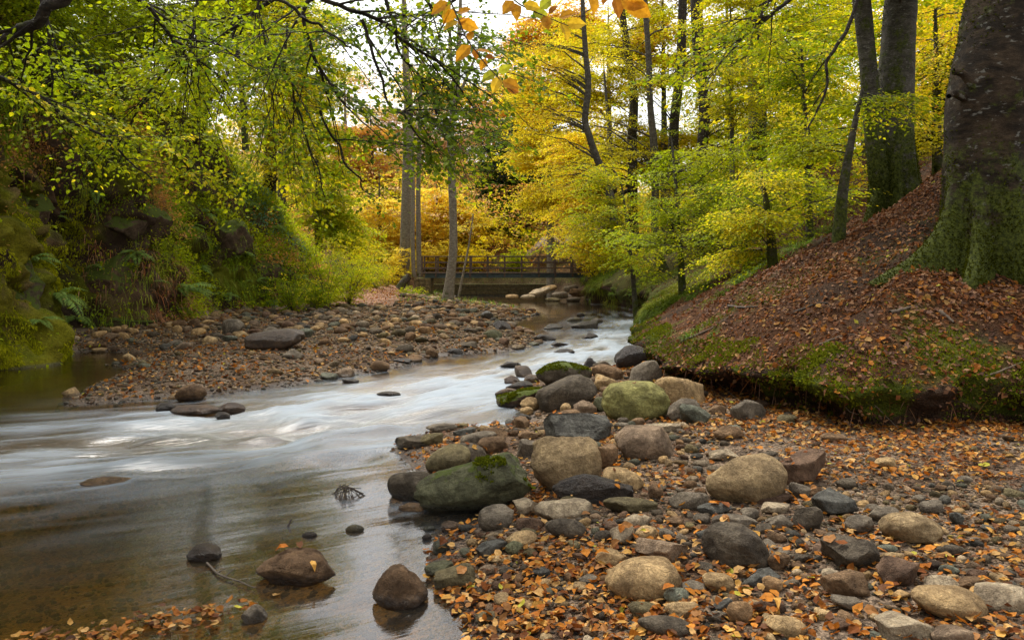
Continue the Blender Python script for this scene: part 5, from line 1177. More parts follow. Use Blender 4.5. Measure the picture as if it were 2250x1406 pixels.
FE = [(120, 650, .8, 'broad fern with blue-green fronds at the foot of the mossy left buttress'), (165, 700, .65, 'drooping fern just above the pool beside the mossy buttress'), (90, 705, .5, 'small fern low on the mossy left buttress'), (400, 640, .9, 'large fern hanging right of the dark hollow'), (430, 590, .6, 'fern above the large fern by the hollow'),
      (385, 680, .6, 'fern at the gravel edge right of the dark hollow'), (455, 470, .7, 'tall fern in the middle of the cliff face'), (270, 500, .7, 'fern spreading over the dark hollow'), (235, 450, .6, 'feathery fern high above the hollow'), (220, 585, .45, 'little fern hanging into the dark hollow'),
      (560, 620, .75, 'fern low on the bushy part of the cliff'), (600, 665, .6, 'fern touching the gravel below the bushy cliff'), (530, 560, .6, 'fern among shrubs in the cliff centre'), (650, 560, .65, 'fern under the ivy on the cliff'), (680, 640, .7, 'fern near the lime bush at the cliff end'), (500, 650, .6, 'yellowish fern by the bare earth chute'),
      (330, 620, .6, 'fern left of the large hanging fern'), (600, 500, .6, 'fern high below the ivy curtain'), (320, 400, .6, 'fern in the grassy upper cliff'), (170, 520, .5, 'fern on the shaded moss above the pool'), (480, 690, .45, 'small fern on the leaf-strewn cliff foot'), (620, 610, .6, 'middle fern of the bushy cliff foot'),
      (70, 570, .6, 'fern on the mossy buttress at the left edge'), (200, 420, .6, 'fern below the high dark ledge'), (365, 545, .6, 'fern right of the jutting ledge'), (415, 500, .6, 'fern in the grass left of the tall middle fern'), (480, 415, .6, 'fern close under the ledge by the dark stem'), (545, 450, .6, 'fern left of the ivy curtain'),
      (450, 625, .7, 'fern between the large hanging fern and the shrubs'), (300, 560, .6, 'fern drooping over the mouth of the hollow'), (120, 475, .6, 'fern on the shaded left wall'), (655, 610, .6, 'fern at the root of the low green bush'), (575, 560, .6, 'fern just left of the fern under the ivy'), (505, 600, .6, 'fern above the bare earth chute')]
for i, (u, v, L, lab) in enumerate(FE):
    rng = np.random.default_rng(700 + i); p, nrm_ = hit(u, v); t = thing('fern', lab, 'fern', p, 'ferns on the cliff'); out_ = math.atan2(nrm_.y, nrm_.x)
    for k in range(9):
        o = link('frond', FM[rng.integers(5)], t); a = out_ + rng.uniform(-1.35, 1.35); s = 1.05 * L * rng.uniform(.65, 1.1)
        o.rotation_euler = (rng.uniform(-.25, .25), rng.uniform(-.5, .25), a); o.scale = (s, s, s)

# plants on the cliff face, too many to count
def fcl(f0):
    def f(p):
        u, v = uv_of(p); return (inview(p, 150, 200) & (p[:, 1] > 5) & (p[:, 2] < 9)) * f0(u, v, p) / np.maximum(p[:, 1], 6) ** 1.2
    return f
hol = lambda u, v: np.exp(-(((u - 262) / 62) ** 2 + ((v - 650) / 62) ** 2) * 1.4)
low = lambda u, v: sstep(240, 160, u + (v - 600) * -.1) * sstep(300, 430, v)
rng = np.random.default_rng(77)
mb = MB(); p, n = sample(CLF, 60000, rng, fcl(lambda u, v, p: (1 - hol(u, v)).clip(0) * (1 - low(u, v)) * sstep(-.3, .05, fbm(p * .8, 151, 3))))
q = len(p); o_ = n * 1. + np.stack([rng.normal(.25, .3, q), rng.normal(-.2, .3, q), rng.uniform(.2, 1.1, q)], 1)
blades(mb, rng, p, o_, rng.uniform(.15, .5, q), rng.uniform(.8, 1.8, q), rng.uniform(.004, .009, q), np.where((fbm(p * .7, 153, 3) > .12)[:, None], palc('litterdark', rng, q) * 1.9, palc('grass', rng, q, p, .8) * np.array([2.1, 1.7, .9])))
kind(mb.obj('hanging_grass', M_GRASS, smooth=False), 'stuff', 'long grass hanging from the cliff ledges')
mb = MB(); p, n = sample(CLF, 90000, rng, fcl(lambda u, v, p: (1 - hol(u, v)).clip(0) * (1.05 - low(u, v)) * sstep(-.3, .05, fbm(p * .9, 155, 3)) * (1 + .9 * (u > 560))))
q = len(p); off = n * rng.uniform(.03, .5, (q, 1)) + UP * rng.uniform(-.1, .2, (q, 1))
pn = fbm(p * .55, 157, 3); c = palc('green', rng, q, p, .8); m = (pn > .08) | ((uv_of(p)[0] > 640) & (uv_of(p)[1] > 400)); c[m] = palc('lime', rng, q, p, .8)[m]; m = pn < -.2; c[m] = palc('rust', rng, q)[m]
leaves(mb, p + off, n + rng.normal(0, .7, (q, 3)) - UP * .3, n * .6 + UP + rng.normal(0, .5, (q, 3)), rng.uniform(.04, .10, q) * np.interp(p[:, 1], [8, 30], [.8, 1.3]), c)
kind(mb.obj('cliff_plants', M_LEAF, smooth=False), 'stuff', 'small leafy plants and brambles covering the cliff')
mb = MB(); p, n = sample(CLF, 26000, rng, fcl(lambda u, v, p: np.exp(-((u - 600 - (v - 380) * .25) / 75) ** 2 - ((v - 390) / 110) ** 2) + .8 * np.exp(-((u - 200) / 60) ** 2 - ((v - 90) / 90) ** 2)))
q = len(p); leaves(mb, p + n * rng.uniform(.01, .22, (q, 1)), -UP + rng.normal(0, .5, (q, 3)), n + UP * .4 + rng.normal(0, .35, (q, 3)), rng.uniform(.05, .09, q), palc('ivy', rng, q, p, .9) * 2.6, False, .42)
kind(mb.obj('ivy', M_GRASS, smooth=False), 'stuff', 'curtain of grey-green ivy on the cliff')
mb = MB(); p, n = sample(CLF, 110000, rng, fcl(lambda u, v, p: (low(u, v) * 1.8 + .25) * sstep(-.08, .12, fbm(p * 1.6, 159, 3)) * (1 - .8 * hol(u, v)) * (p[:, 2] > .05)))
q = len(p); leaves(mb, p + n * .01, n * .35 - UP + rng.normal(0, .35, (q, 3)), n * 1.2 + rng.standard_normal((q, 3)) * .8, rng.uniform(.03, .10, q), palc('moss', rng, q, p, 1.5) * np.array([2.4, 2.1, 1.1]), False, .15)
kind(mb.obj('moss', M_MOSS, smooth=False), 'stuff', 'thick moss draped over the cliff')
# grass and herbs on the far ground, either side of the path
def ffar(p):
    x, y = p[:, 0], p[:, 1]; s = sd_poly(x, y, BAR); path = np.abs(x + 6.2 + (y - 34) * .07) < 1.5
    return ((s > .4) & (y > 27) & (y < 60) & inview(p) & ~path) * sstep(28, 33, y) / y
mb = MB(); p, n = sample(BASE, 16000, rng, ffar); q = len(p)
blades(mb, rng, p, UP + rng.normal(0, .5, (q, 3)), rng.uniform(.15, .5, q), rng.uniform(.2, .9, q), rng.uniform(.008, .016, q), palc('grass', rng, q, p, .5) * 1.3)
kind(mb.obj('grass', M_GRASS, smooth=False), 'stuff', 'grass and herbs beside the path')
mb = MB(); p, n = sample(SLOPE, 26000, rng, lambda p: (inview(p) & (p[:, 1] > 18) & (p[:, 1] < 60)) * np.exp(-seg_dist(p[:, 0], p[:, 1], BANK[::4])[0] / 1.8) * sstep(.0, .2, fbm(p * .7, 161, 3)) / p[:, 1]); q = len(p)
blades(mb, rng, p, n + rng.normal(0, .5, (q, 3)), rng.uniform(.12, .4, q), rng.uniform(.6, 1.6, q), rng.uniform(.006, .013, q), palc('grass', rng, q, p, .6) * np.array([1.2, 1, .5]))
kind(mb.obj('grass', M_GRASS, smooth=False), 'stuff', 'grass and moss on the bank under the right-hand trees')

# shrubs
def shrub(i, u, v, Y, r, h, pal, lab, nl=2600, size=.06, mix=None):
    rng = np.random.default_rng(800 + i); q = P(u, v, Y); x, y = q[0], q[1]; z = gz(x, y)[0]; z = z if abs(z - q[2]) < 2.5 else q[2]
    t = thing('shrub', lab, 'shrub', (x, y, z), 'shrubs around the clearing'); ns_ = 11; mS = MB(); E = []
    a = rng.uniform(0, 6.28, ns_); rr = r * rng.uniform(.3, .95, ns_)
    pts = np.zeros((ns_, 6, 3)); s = np.linspace(0, 1, 6)
    for k in range(ns_): pts[k] = np.stack([np.cos(a[k]) * rr[k] * s ** 1.4, np.sin(a[k]) * rr[k] * s ** 1.4, h * rng.uniform(.6, 1.05) * s - .1], 1)
    vv, ff = tubes(pts, np.linspace(.018, .004, 6)[None] * np.ones((ns_, 1)), 5); mS.add(vv, ff, (.2, .2, .2)); mS.obj('stems', M_TWIG, t, color=False)
    O = pts[np.repeat(np.arange(ns_), 9), np.tile(np.array([1, 2, 2, 3, 3, 4, 4, 5, 5]), ns_)]; M = len(O); b = rng.uniform(0, 6.28, M)
    mL = MB(); mW = MB(); spray_batch(rng, O, np.stack([np.cos(b), np.sin(b), rng.uniform(-.1, .6, M)], 1), rng.uniform(.3, .7, M) * r * .8, nl // M, size, pal, mL, mW, mix=mix, tiltj=.5, upj=.5)
    mL.obj('foliage', M_LEAF, t, smooth=False)
SH = [(940, 612, 52.3, 1.7, 1.9, 'amber', 'glowing yellow shrub just behind the left of the footbridge', 4200, .12), (1040, 612, 52.6, 1.9, 2.1, 'gold', 'golden shrub just behind the middle of the footbridge', 4600, .12), (1130, 612, 52.6, 1.5, 1.5, 'lime', 'green-yellow shrub behind the footbridge before the outcrop', 3000, .12), (985, 612, 53.5, 1.5, 2.6, 'amber', 'tall orange-yellow shrub behind the slender alder', 4200, .12), (870, 605, 50, 1.6, 2.2, 'amber', 'orange-yellow shrub left of the footbridge', 4200, .12),
      (765, 620, 28, 1.4, 1.8, 'lime', 'bright lime bush at the right end of the cliff', 5200, .06), (715, 590, 27, 1.3, 2.2, 'lime', 'lime-green bush against the end of the cliff', 4600, .06), (700, 660, 26, .9, .9, 'green', 'low green bush where cliff meets gravel', 2600, .06), (820, 600, 42, 1.6, 1.6, 'lime', 'pale green bush left of the path', 3000, .08),
      (640, 640, 24.5, .9, 1.2, 'green', 'leafy bush at the foot of the bushy cliff', 2600, .06), (850, 600, 46, 1.3, 1.2, 'gold', 'small golden bush behind the thick alder', 1800, .08), (905, 640, 40, .7, .5, 'lime', 'low green plant at the foot of the thick alder', 1200, .07), (780, 560, 36, 1.8, 2.6, 'yellowgreen', 'yellowish bush at the far left of the path', 4000, .08),
      (1300, 600, 40, 1.2, 1.4, 'gold', 'golden bush at the right end of the footbridge', 2600, .08), (1165, 515, 56, 1.0, 1.4, 'lime', 'bright yellow-green bush above the rock outcrop', 1800, .1)]
for i, (u, v, Y_, r, h, pal, lab, nl, sz) in enumerate(SH): shrub(i, u, v, Y_, r, h, pal, lab, nl, sz, 'gold')

# sticks on the slope, twig in the water
def stick(name, rows, lab, r=.012, Y=None, lift=.015, cat='stick', mat=None, forks=()):
    pts = []
    for u, v in rows:
        p, _ = hit(u, v, True) if Y is None else (Vector(P(u, v, Y)), 0); pts.append([p.x, p.y, p.z + lift, r])
    pts = smoothpath(pts, 14); pts[:, 3] = np.linspace(r, r * .4, 14); pts[:, :3] += .15 * r * np.random.default_rng(len(lab)).standard_normal((14, 3))
    mb = MB(); c0 = pts[0, :3].copy(); V, f = tubes([pts[:, :3] - c0], [pts[:, 3]], 6); mb.add(V, f)
    for (k, dx, dy, dz) in forks:
        b = pts[k, :3] - c0; V, f = tubes([[b, b + np.array([dx, dy, dz]) * .5 + [0, 0, .004], b + np.array([dx, dy, dz])]], [[r * .6, r * .4, r * .2]], 5); mb.add(V, f)
    o = mb.obj(name, mat or M_DRYWOOD, color=False); o.location = c0; return tag(o, lab, cat, 'fallen sticks' if cat == 'stick' else None)
stick('fallen_stick', [(1600, 675), (1635, 678), (1665, 676)], 'short dark stick lying across the leafy slope left', .022, mat=M_TWIG)
stick('fallen_stick', [(1745, 690), (1790, 672), (1820, 668)], 'forked dark stick in the middle of the leafy slope', .02, mat=M_TWIG)
stick('fallen_stick', [(2065, 688), (2082, 700), (2098, 712)], 'pale broken stick below the massive beech', .022)
stick('fallen_stick', [(1955, 690), (1985, 682), (2015, 676)], 'straight brown stick below the massive beech roots', .02)
stick('fallen_stick', [(2150, 835), (2190, 822), (2245, 800)], 'long thin branch near the right edge of the bank', .012)
stick('fallen_stick', [(1500, 752), (1560, 725), (1600, 700)], 'long bent stick near the bank tip', .018)
stick('fallen_stick', [(1800, 760), (1850, 742), (1900, 735)], 'thin mossy stick on the moss pad', .012)
stick('fallen_stick', [(1860, 862), (1853, 890), (1865, 915), (1895, 922), (1925, 905)], 'pale looped bramble hanging over the bank edge', .006, lift=.05)
stick('fallen_stick', [(1920, 895), (1950, 925), (1975, 950)], 'thin straight twig leaning against the mossy bank', .005, lift=.03)
stick('fallen_stick', [(1865, 938), (1890, 945), (1912, 968)], 'pale thin root reaching from the bank to the beach', .005, lift=.03)
stick('fallen_stick', [(1560, 835), (1600, 870), (1630, 895)], 'thin twig dangling behind the rough grey boulder', .005, lift=.05)
stick('floating_branch', [(455, 1240), (480, 1265), (520, 1280), (562, 1296)], 'thin forked twig with a mossy tip floating in the shallows', .007, lift=.012, cat='branch', mat=M_TWIG, forks=((6, .04, .05, .03), (9, .03, -.05, .02), (4, .05, .03, .02)))
stick('snag', [(628, 1168), (634, 1155), (640, 1140)], 'short dark snag poking out of the calm water', .012, Y=5.25, lift=0, cat='snag', mat=M_TWIG)
# tangle of twigs caught in the stream
mb = MB(); r_ = np.random.default_rng(9); x0, y0 = G(760, 1088); a = r_.uniform(0, 6.28, 34)
pts = np.stack([np.stack([x0 + r_.normal(0, .04, 34), y0 + r_.normal(0, .04, 34), r_.uniform(.02, .07, 34)], 1), np.stack([x0 + np.cos(a) * .05 + .0, y0 + np.sin(a) * .06, r_.uniform(.03, .08, 34)], 1), np.stack([x0 + np.cos(a) * r_.uniform(.06, .16, 34), y0 + np.sin(a) * .12, 0 * a - .005], 1)], 1)
V, f = tubes(pts, np.full((34, 3), .003), 4); mb.add(V, f); tag(mb.obj('twig_tangle', M_TWIG, color=False), 'small clump of drowned twigs breaking the surface of the river', 'twigs')

# ================================================================ OVERHANGING BRANCHES
def bough(i, name, lab, rows, nsp, L, size, pal, mix=None, amt=.15, nl=20, drp=.18, spread=1.1, group='branches hanging into view', tmin=.05, side=None, sub=0., leafy=True, bark=None):
    rng = np.random.default_rng(1200 + i); pth = np.array(pxpath([(a, b, w, y) for a, b, y, w in rows], 0.)); c0 = tuple(pth[0, :3])
    t = thing(name, lab, 'branch', c0, group); p = smoothpath(pth, 40); p[:, :3] += np.stack([fbm(np.stack([np.linspace(0, 6, 40), np.full(40, i * 3.1 + k), np.zeros(40)], 1), 171, 3) for k in range(3)], 1) * .06
    mT = MB(); V, f = tubes([p[:, :3]], [np.maximum(p[:, 3], .002)], 8); mT.add(V, f, (.25, .25, .25)); lines = [p[:, :3]]
    T = unit(np.gradient(p[:, :3], axis=0))
    if sub:
        for k in range(int(sub)):
            j = rng.integers(4, 34); a = rng.choice([-1, 1]) * rng.uniform(.4, 1.1); d = T[j].copy(); d = np.array([d[0] * math.cos(a) - d[1] * math.sin(a), d[0] * math.sin(a) + d[1] * math.cos(a), d[2] * .5 - .05 + rng.normal(0, .25)])
            l = rng.uniform(.6, 1.3) * L[1] * 2.; s = np.linspace(0, 1, 14)[:, None]; q = p[j, :3] + unit(d) * l * s - UP * .16 * l * s ** 2 + np.cumsum(rng.normal(0, .006 * l, (14, 3)), 0)
            if q[-1, 2] < 2.3: continue
            V, f = tubes([q], [np.linspace(min(p[j, 3] * .6, .012), .0025, 14)], 5); mT.add(V, f, (.25, .25, .25)); lines.append(q)
    W = np.array([np.linalg.norm(np.diff(l_, axis=0), axis=1).sum() for l_ in lines]); W[0] *= .7; li_ = rng.choice(len(lines), nsp, p=W / W.sum()); O = []; D = []
    for l_ in li_:
        q = lines[l_]; m = len(q); j = int(rng.uniform(tmin, .999) * (m - 1)); O.append(q[j]); d = unit(q[min(j + 1, m - 1)] - q[max(j - 1, 0)]); a = rng.choice([-1, 1]) * rng.uniform(.15, spread)
        D.append([d[0] * math.cos(a) - d[1] * math.sin(a), d[0] * math.sin(a) + d[1] * math.cos(a), d[2] * .25 - .02 + rng.normal(0, .16)])
    km = np.array(O)[:, 2] > 2.35; O = np.array(O)[km]; D = np.array(D)[km]; nsp = len(O); mL = MB(); mW = mT; spray_batch(rng, np.array(O), np.array(D), rng.uniform(*L, nsp), nl, size, pal, mL, mW, mix=mix, amt=amt, near=True, droop=drp, tw=.0022, upj=.55, tiltj=.45, width=.42, hang=.0)
    mT.obj('limb', bark or M_BARKD, t).data.transform(Matrix.Translation(-Vector(c0))); mL.obj('foliage', M_LEAF, t, smooth=False).data.transform(Matrix.Translation(-Vector(c0))); return t
BO = [
 ('thick dark limb crossing the top left corner', [(175, -40, 6, 30), (110, 25, 6.1, 26), (50, 60, 6.2, 24), (-40, 110, 6.4, 22)], 30, (.4, .7), .055, 'green', 'lime', .3, 20, 6),
 ('leafy beech branch with yellow leaves slanting down from the left edge', [(-60, 140, 6.5, 12), (60, 200, 6.6, 9), (160, 260, 6.8, 7), (260, 330, 7, 5), (330, 400, 7.2, 3)], 46, (.35, .6), .050, 'olive', 'gold', .25, 20, 7),
 ('branch of green leaves over the top of the left cliff', [(260, -60, 7, 12), (330, 30, 7.2, 9), (420, 110, 7.4, 6), (500, 190, 7.6, 4)], 54, (.4, .7), .052, 'olive', 'lime', .35, 26, 10),
 ('branch reaching left from the top centre-left with lime leaves', [(640, -40, 8, 12), (560, 30, 8, 9), (470, 90, 8.1, 6), (380, 150, 8.2, 4), (320, 230, 8.3, 3)], 75, (.4, .75), .052, 'olive', 'lime', .4, 26, 11),
 ('hanging branch with dark leaves in front of the upper left hillside', [(80, -60, 7, 9), (108, 60, 7, 8), (104, 140, 7.1, 6), (112, 230, 7.2, 3)], 40, (.35, .6), .052, 'green', 'gold', .15, 20, 6),
 ('drooping thin branch left of the dark bare stem', [(440, -40, 7.5, 7), (420, 80, 7.5, 6), (350, 180, 7.6, 5), (270, 300, 7.7, 4), (200, 420, 7.8, 2)], 60, (.35, .6), .050, 'olive', 'lime', .35, 22, 9),
 ('thin branch hanging straight down right of the dark bare stem', [(570, -40, 7.5, 6), (575, 60, 7.5, 5), (590, 170, 7.6, 4), (600, 300, 7.7, 2)], 50, (.35, .6), .050, 'olive', 'yellowgreen', .3, 22, 9),
 ('hooked branch curving down left of the sky gap', [(720, -10, 6.6, 9), (683, 2, 6.6, 11), (671, 22, 6.6, 10), (676, 62, 6.6, 8), (700, 155, 6.7, 7), (735, 200, 6.7, 5), (770, 242, 6.8, 4), (820, 292, 6.8, 3), (880, 360, 6.9, 2)], 40, (.3, .55), .048, 'deep', 'green', .35, 18, 7),
 ('straight dark twiggy branch crossing the sky gap', [(590, -20, 6.2, 8), (668, 37, 6.2, 7), (724, 78, 6.3, 5), (775, 110, 6.3, 3)], 20, (.3, .5), .046, 'deep', 'green', .2, 16, 4),
 ('main branch of dark green leaves descending across the upper centre', [(690, -20, 6, 12), (774, 31, 6.1, 10), (849, 56, 6.1, 9), (895, 93, 6.2, 8), (964, 143, 6.2, 5), (1010, 190, 6.3, 4), (1050, 240, 6.4, 2)], 62, (.3, .65), .044, 'deep', 'green', .5, 20, 12),
 ('long dark green branch drooping down the picture centre', [(790, 40, 5.9, 8), (824, 121, 5.9, 7), (858, 218, 6, 5), (880, 255, 6, 5), (911, 299, 6, 4), (958, 330, 6.1, 2)], 50, (.3, .55), .045, 'deep', 'green', .5, 20, 12),
 ('inner dark green branch between the two long drooping ones', [(840, -30, 6.3, 9), (870, 80, 6.3, 7), (920, 180, 6.4, 5), (960, 250, 6.4, 3), (990, 290, 6.5, 2)], 40, (.3, .55), .045, 'deep', 'green', .3, 22, 10),
 ('dark leafy spray hanging low left of the slender alder', [(700, 250, 6.8, 6), (740, 330, 6.9, 5), (790, 390, 6.9, 4), (820, 430, 7, 2)], 22, (.25, .5), .045, 'deep', 'green', .3, 18, 6),
 ('wispy branch hanging down in front of the ivy', [(625, 60, 7, 6), (640, 200, 7, 5), (690, 330, 7, 4), (715, 440, 7.1, 2)], 32, (.25, .5), .045, 'deep', 'lime', .3, 16, 7),
 ('airy branch of small leaves spanning the sky gap', [(1080, -60, 7.5, 9), (980, 10, 7.4, 7), (880, 40, 7.4, 5), (780, 80, 7.3, 3), (700, 140, 7.3, 2)], 60, (.3, .6), .044, 'deep', 'green', .4, 22, 9),
 ('slim branch with sparse leaves above the alder tops', [(920, -40, 6.5, 7), (960, 30, 6.5, 6), (1000, 70, 6.6, 4), (1050, 100, 6.7, 2)], 26, (.3, .5), .045, 'deep', 'green', .3, 18, 5),
]
for i, (lab, rows, nsp, L, sz, pal, mx, am, nl, sub) in enumerate(BO): bough(i, 'overhanging_branch', lab, rows, nsp, L, sz, pal, mx, am, nl, sub=sub)
bough(40, 'overhanging_branch', 'long bare curved branch hanging down before the twin-stemmed beech', [(1885, -20, 9, 9), (1862, 60, 9, 9), (1838, 110, 9, 8), (1814, 150, 9, 7), (1812, 190, 9, 6), (1795, 235, 9, 5), (1778, 275, 9, 4), (1772, 305, 9, 2)], 12, (.25, .4), .055, 'lime', 'gold', .3, 10, sub=3)
bough(41, 'overhanging_branch', 'dark branch hanging from the top over the right-hand foliage', [(1705, -30, 10, 8), (1690, 10, 10, 7), (1668, 50, 10, 6), (1658, 90, 10, 4)], 18, (.3, .5), .06, 'green', 'gold', .2, 14, sub=4)
bough(42, 'overhanging_branch', 'branch of green leaves across the top right', [(1800, -60, 10, 9), (1720, 20, 10, 8), (1640, 80, 10, 6), (1560, 130, 10, 3)], 46, (.4, .7), .06, 'green', 'yellowgreen', .3, 20, sub=9)
# near twigs with big orange leaves at the top
def near_twig(i, lab, rows, lv, Y):
    rng = np.random.default_rng(1300 + i); p = np.array(pxpath([(a, b, 4.) for a, b in rows], Y)); c0 = tuple(p[0, :3]); t = thing('beech_twig', lab, 'twig', c0, 'near twigs with orange leaves'); p = smoothpath(p, 24); p[:, 3] = np.linspace(.0035, .0015, 24)
    m = MB(); V, f = tubes([p[:, :3] - c0], [p[:, 3]], 6); m.add(V, f); m.obj('stem', M_TWIG, t, color=False)
    for (u, v, du, dv, s, c) in lv:
        b = P(u, v, Y) - c0; d = np.array([du, rng.uniform(-.5, .5), -dv]); q = MB(); col = np.array([{'o': (.62, .30, .03), 'y': (.72, .47, .05), 'g': (.42, .44, .05), 'r': (.38, .15, .03)}[c]])
        leaves(q, b[None], d[None], np.array([[rng.normal(0, .3), -1, rng.normal(.2, .5)]]), np.array([s * Y / F]), col, True, .30, rng.uniform(.05, .3))
        q.obj('leaf', M_LEAF, t, smooth=False)
near_twig(0, 'near beech twig with orange leaves slanting down from the top centre', [(975, -30), (1008, 45), (1025, 85), (1045, 112), (1070, 145), (1092, 168), (1112, 190), (1130, 205)],
 [(985, 5, -1, .5, 50, 'o'), (990, 8, -.4, 1, 48, 'y'), (1000, 20, -.7, .9, 42, 'o'), (1004, 30, .9, -.3, 34, 'o'), (1010, 45, 1, .4, 48, 'o'), (1008, 48, -1, .5, 40, 'y'), (1012, 58, .2, -1, 30, 'o'), (1022, 85, .9, -.6, 28, 'o'), (1035, 100, -.9, .8, 50, 'o'), (1045, 112, 1, .0, 42, 'o'), (1040, 108, .4, 1, 26, 'r'), (1066, 125, 1, .0, 22, 'r'),
  (1068, 128, -.5, 1, 30, 'o'), (1092, 160, -.8, .3, 40, 'g'), (1094, 160, 1, -.5, 34, 'g'), (1098, 168, -.5, 1.1, 40, 'y'), (1104, 178, 1, .5, 44, 'o'), (1112, 188, .9, .4, 36, 'r')], 3.1)
near_twig(1, 'near beech twig with yellow-orange leaves along the top right of centre', [(1100, -30), (1135, 5), (1165, 22), (1195, 35), (1225, 48), (1262, 62)],
 [(1128, 2, -.6, .9, 46, 'o'), (1132, 8, .1, 1, 42, 'o'), (1150, 10, 1, .3, 40, 'y'), (1185, 20, 1, -.9, 40, 'g'), (1195, 34, .3, 1, 38, 'o'), (1205, 30, .7, -.5, 26, 'r'), (1215, 42, -.9, .9, 30, 'y'), (1228, 40, 1, -.3, 40, 'o'), (1232, 50, .5, .9, 44, 'y'), (1245, 52, 1, .1, 44, 'y'), (1170, 20, .9, .5, 46, 'g')], 3.2)
near_twig(2, 'large orange leaves hanging at the top right of centre very close', [(1340, -40), (1355, -10), (1372, 0)],
 [(1300, -12, .2, 1, 44, 'o'), (1350, -8, .3, 1, 50, 'r'), (1362, -5, .9, .5, 66, 'o'), (1375, -2, 1, .7, 70, 'o'), (1385, -14, 1, .15, 56, 'o'), (1330, -14, -.2, 1, 26, 'r')], 2.6)
# dark leaning stem up on the cliff
q = pxpath([(540, 330, 15), (533, 217, 13), (523, 142, 13), (515, 71, 13), (505, 0, 12), (495, -120, 10)], 14.)
t = thing('leaning_tree', 'dark bare stem standing against the leaves over the left cliff', 'tree', tuple(q[0][:3]))
m = MB(); trunk_mesh(m, q, 10, 20, seed=3); m.obj('trunk', M_BARKD, t).data.transform(Matrix.Translation(-Vector(q[0][:3])))
m = MB(); br_ = [pxpath([(528, 150, 5), (560, 110, 4), (600, 90, 3)], 14.), pxpath([(517, 80, 5), (470, 40, 4), (430, 35, 3)], 14.)]
for b in br_: trunk_mesh(m, b, 6, 10)
m.obj('limb', M_BARKD, t).data.transform(Matrix.Translation(-Vector(q[0][:3])))

# ================================================================ ROCK OUTCROP AND FAR WOOD
def crag(u, v, Y, w, h, lab, seed, moss=.25):
    q = P(u, v, Y); W = w * Y / F; Hh = h * Y / F; vv, ff = rock_shape(5, seed, (W, W * .8, Hh), 'boxy'); vv += unit(vv) * fbm(vv * .9, 7, 4)[:, None] * .35
    mb = MB(); mb.add(vv, ff); o = mb.obj('rock_outcrop', M_ROCK, color=False); o.location = (q[0], q[1], q[2] + Hh / 2); o.color = (.42, .35, .30, 1); return tag(o, lab, 'outcrop')
crag(1205, 612, 55, 100, 95, 'pale grey rock outcrop behind the right half of the footbridge', 71)
def ledge(u, v, w, h, c, lab, seed, mat=None):
    p, nrm_ = hit(u, v); W = 1.25 * w * p.y / F; Hh = h * p.y / F; vv, ff = rock_shape(5, seed, (W, W * .8, Hh), 'angular'); vv += unit(vv) * ((.5 - np.abs(fbm(vv * 1.8, seed, 4))) * .16 * W)[:, None]
    mb = MB(); mb.add(vv, ff); o = mb.obj('rock_ledge', mat or M_LEDGE, color=False); o.location = (p.x - .34 * W, p.y + .2 * W, p.z - .1 * Hh); o.color = (*c, 1); tag(o, lab, 'rock ledge', 'ledges of the left cliff')
for i_, (u, v, w, h, c, lab) in enumerate([(60, 440, 150, 170, (.16, .11, .08), 'bulging mossy rock shelf above the pool at the left edge'), (40, 640, 130, 190, (.13, .10, .07), 'tall mossy rock face rising from the pool at the left edge'), (150, 610, 100, 150, (.15, .105, .075), 'grey rock rib left of the dark hollow'),
  (270, 610, 100, 110, (.17, .115, .075), 'brown rock boss inside the dark hollow'), (300, 712, 150, 50, (.11, .09, .05), 'low mossy slab at the foot of the dark hollow'), (140, 330, 130, 110, (.15, .10, .075), 'dark rock ledge high on the left cliff'),
  (330, 480, 110, 90, (.14, .10, .07), 'jutting ledge above the hollow with grass over it'), (430, 380, 110, 100, (.14, .10, .07), 'rock ledge under the leaning dark stem'), (520, 520, 90, 90, (.14, .10, .07), 'small rock ledge in the centre of the cliff'), (590, 600, 80, 60, (.14, .10, .07), 'rock showing low on the bushy cliff'), (640, 450, 70, 120, (.15, .12, .09), 'upright rock edge beside the ivy')]): ledge(u, v, w, h, c, lab, 81 + i_)
crag(1300, 600, 53, 110, 110, 'brown rock face half hidden by leaves at the right end of the footbridge', 73)
rng = np.random.default_rng(91)
def mass(name, lab, part, n, flt, pals, size, hmax, L, nl):
    p, nn = sample(part, n, rng, flt); h = hmax * rng.random(n) ** 1.3; O = p + UP * h[:, None]; mb = MB(); mw = MB()
    sel = (vnoise(p * .11, 5) * .5 + .5 + rng.normal(0, .12, n)).clip(0, .999); k = (sel * len(pals)).astype(int)
    for j, pl in enumerate(pals):
        m = k == j
        if m.sum() == 0: continue
        a = rng.uniform(0, 6.28, m.sum()); spray_batch(rng, O[m], np.stack([np.cos(a), np.sin(a), rng.normal(0, .2, m.sum())], 1), rng.uniform(*L, m.sum()), nl, size, pl, mb, mw, tiltj=.4, upj=.5)
    kind(mb.obj(name, M_LEAF, smooth=False), 'stuff', lab)
mass('far_wood', 'autumn wood on the hillside beyond the bridge', BASE, 8000, lambda p: ((p[:, 1] > 53) & (p[:, 1] < 96) & inview(p, 50, 300) & (p[:, 0] < 26)) / p[:, 1], ['pinkbrown', 'pinkbrown', 'gold', 'rust', 'yellowgreen', 'amber', 'deep'], .22, 4.5, (1.2, 2.6), 26)
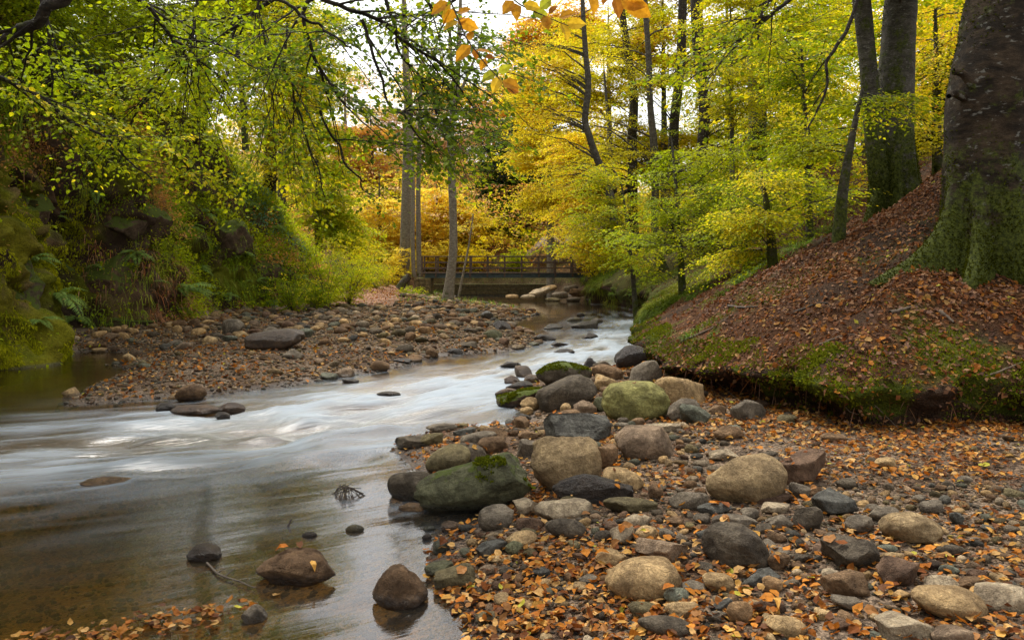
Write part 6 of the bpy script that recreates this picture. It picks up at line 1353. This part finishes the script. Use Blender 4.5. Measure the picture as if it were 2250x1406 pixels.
mass('far_wood', 'leafy depth of the wood on the right-hand hill', SLOPE, 5200, lambda p: ((p[:, 1] > 20) & (p[:, 0] > 6 + .08 * p[:, 1]) & (p[:, 0] < 40) & inview(p, 50, 300)) / p[:, 1], ['yellowgreen', 'gold', 'green', 'yellowgreen', 'orange'], .15, 9., (.9, 2.0), 30)
mass('hillside_wood', 'leafy wood on top of the left cliff', CLF, 3600, lambda p: ((p[:, 2] > 7.4) & (p[:, 1] > 7) & inview(p, 80, 300)) / p[:, 1], ['green', 'lime', 'green', 'yellowgreen'], .10, 5, (.7, 1.6), 26)
# ================================================================ CAMERA, LIGHT
cam = bpy.data.cameras.new('camera'); co = link('camera', cam)
cam.lens = 36 * F / 2250; cam.sensor_width = 36; cam.sensor_fit = 'HORIZONTAL'
cam.shift_y = -(703 - V0) / 2250; cam.clip_end = 1000; cam.clip_start = .1
co.location = (0, 0, H); co.rotation_euler = (math.pi / 2, 0, 0); scene.camera = co
EL, AZ = math.radians(64), math.radians(-24)         # sun ahead of the camera, a little to the left
w = bpy.data.worlds.new('World'); scene.world = w; w.use_nodes = True; nt = w.node_tree; nt.nodes.clear(); n = NT(nt)
sky = n('ShaderNodeTexSky', sky_type='NISHITA', sun_disc=False, sun_elevation=EL, sun_rotation=AZ)
hs = n('ShaderNodeHueSaturation', {'Saturation': .12, 'Value': 1.0, 'Color': sky.outputs[0]})
sky.dust_density = 3.; sky.air_density = 1.4
bg = n('ShaderNodeBackground', {'Color': hs.outputs[0], 'Strength': .15})
n('ShaderNodeOutputWorld', {'Surface': bg.outputs[0]})
sun = bpy.data.lights.new('sun', 'SUN'); sun.energy = 1.5; sun.angle = math.radians(14); sun.color = (1, .94, .84)
so = link('sun', sun)
d = Vector((math.sin(AZ) * math.cos(EL), math.cos(AZ) * math.cos(EL), math.sin(EL)))
so.rotation_euler = d.to_track_quat('Z', 'Y').to_euler(); so.location = (0, 10, 30)
vs = scene.view_settings; vs.view_transform = 'Standard'; vs.look = 'None'; vs.gamma = 1; vs.exposure = 1.1
scene.render.resolution_x = 1024; scene.render.resolution_y = 639
scene.render.engine = 'CYCLES'
scene.cycles.max_bounces = 14; scene.cycles.transmission_bounces = 12; scene.cycles.transparent_max_bounces = 8; scene.cycles.diffuse_bounces = 8
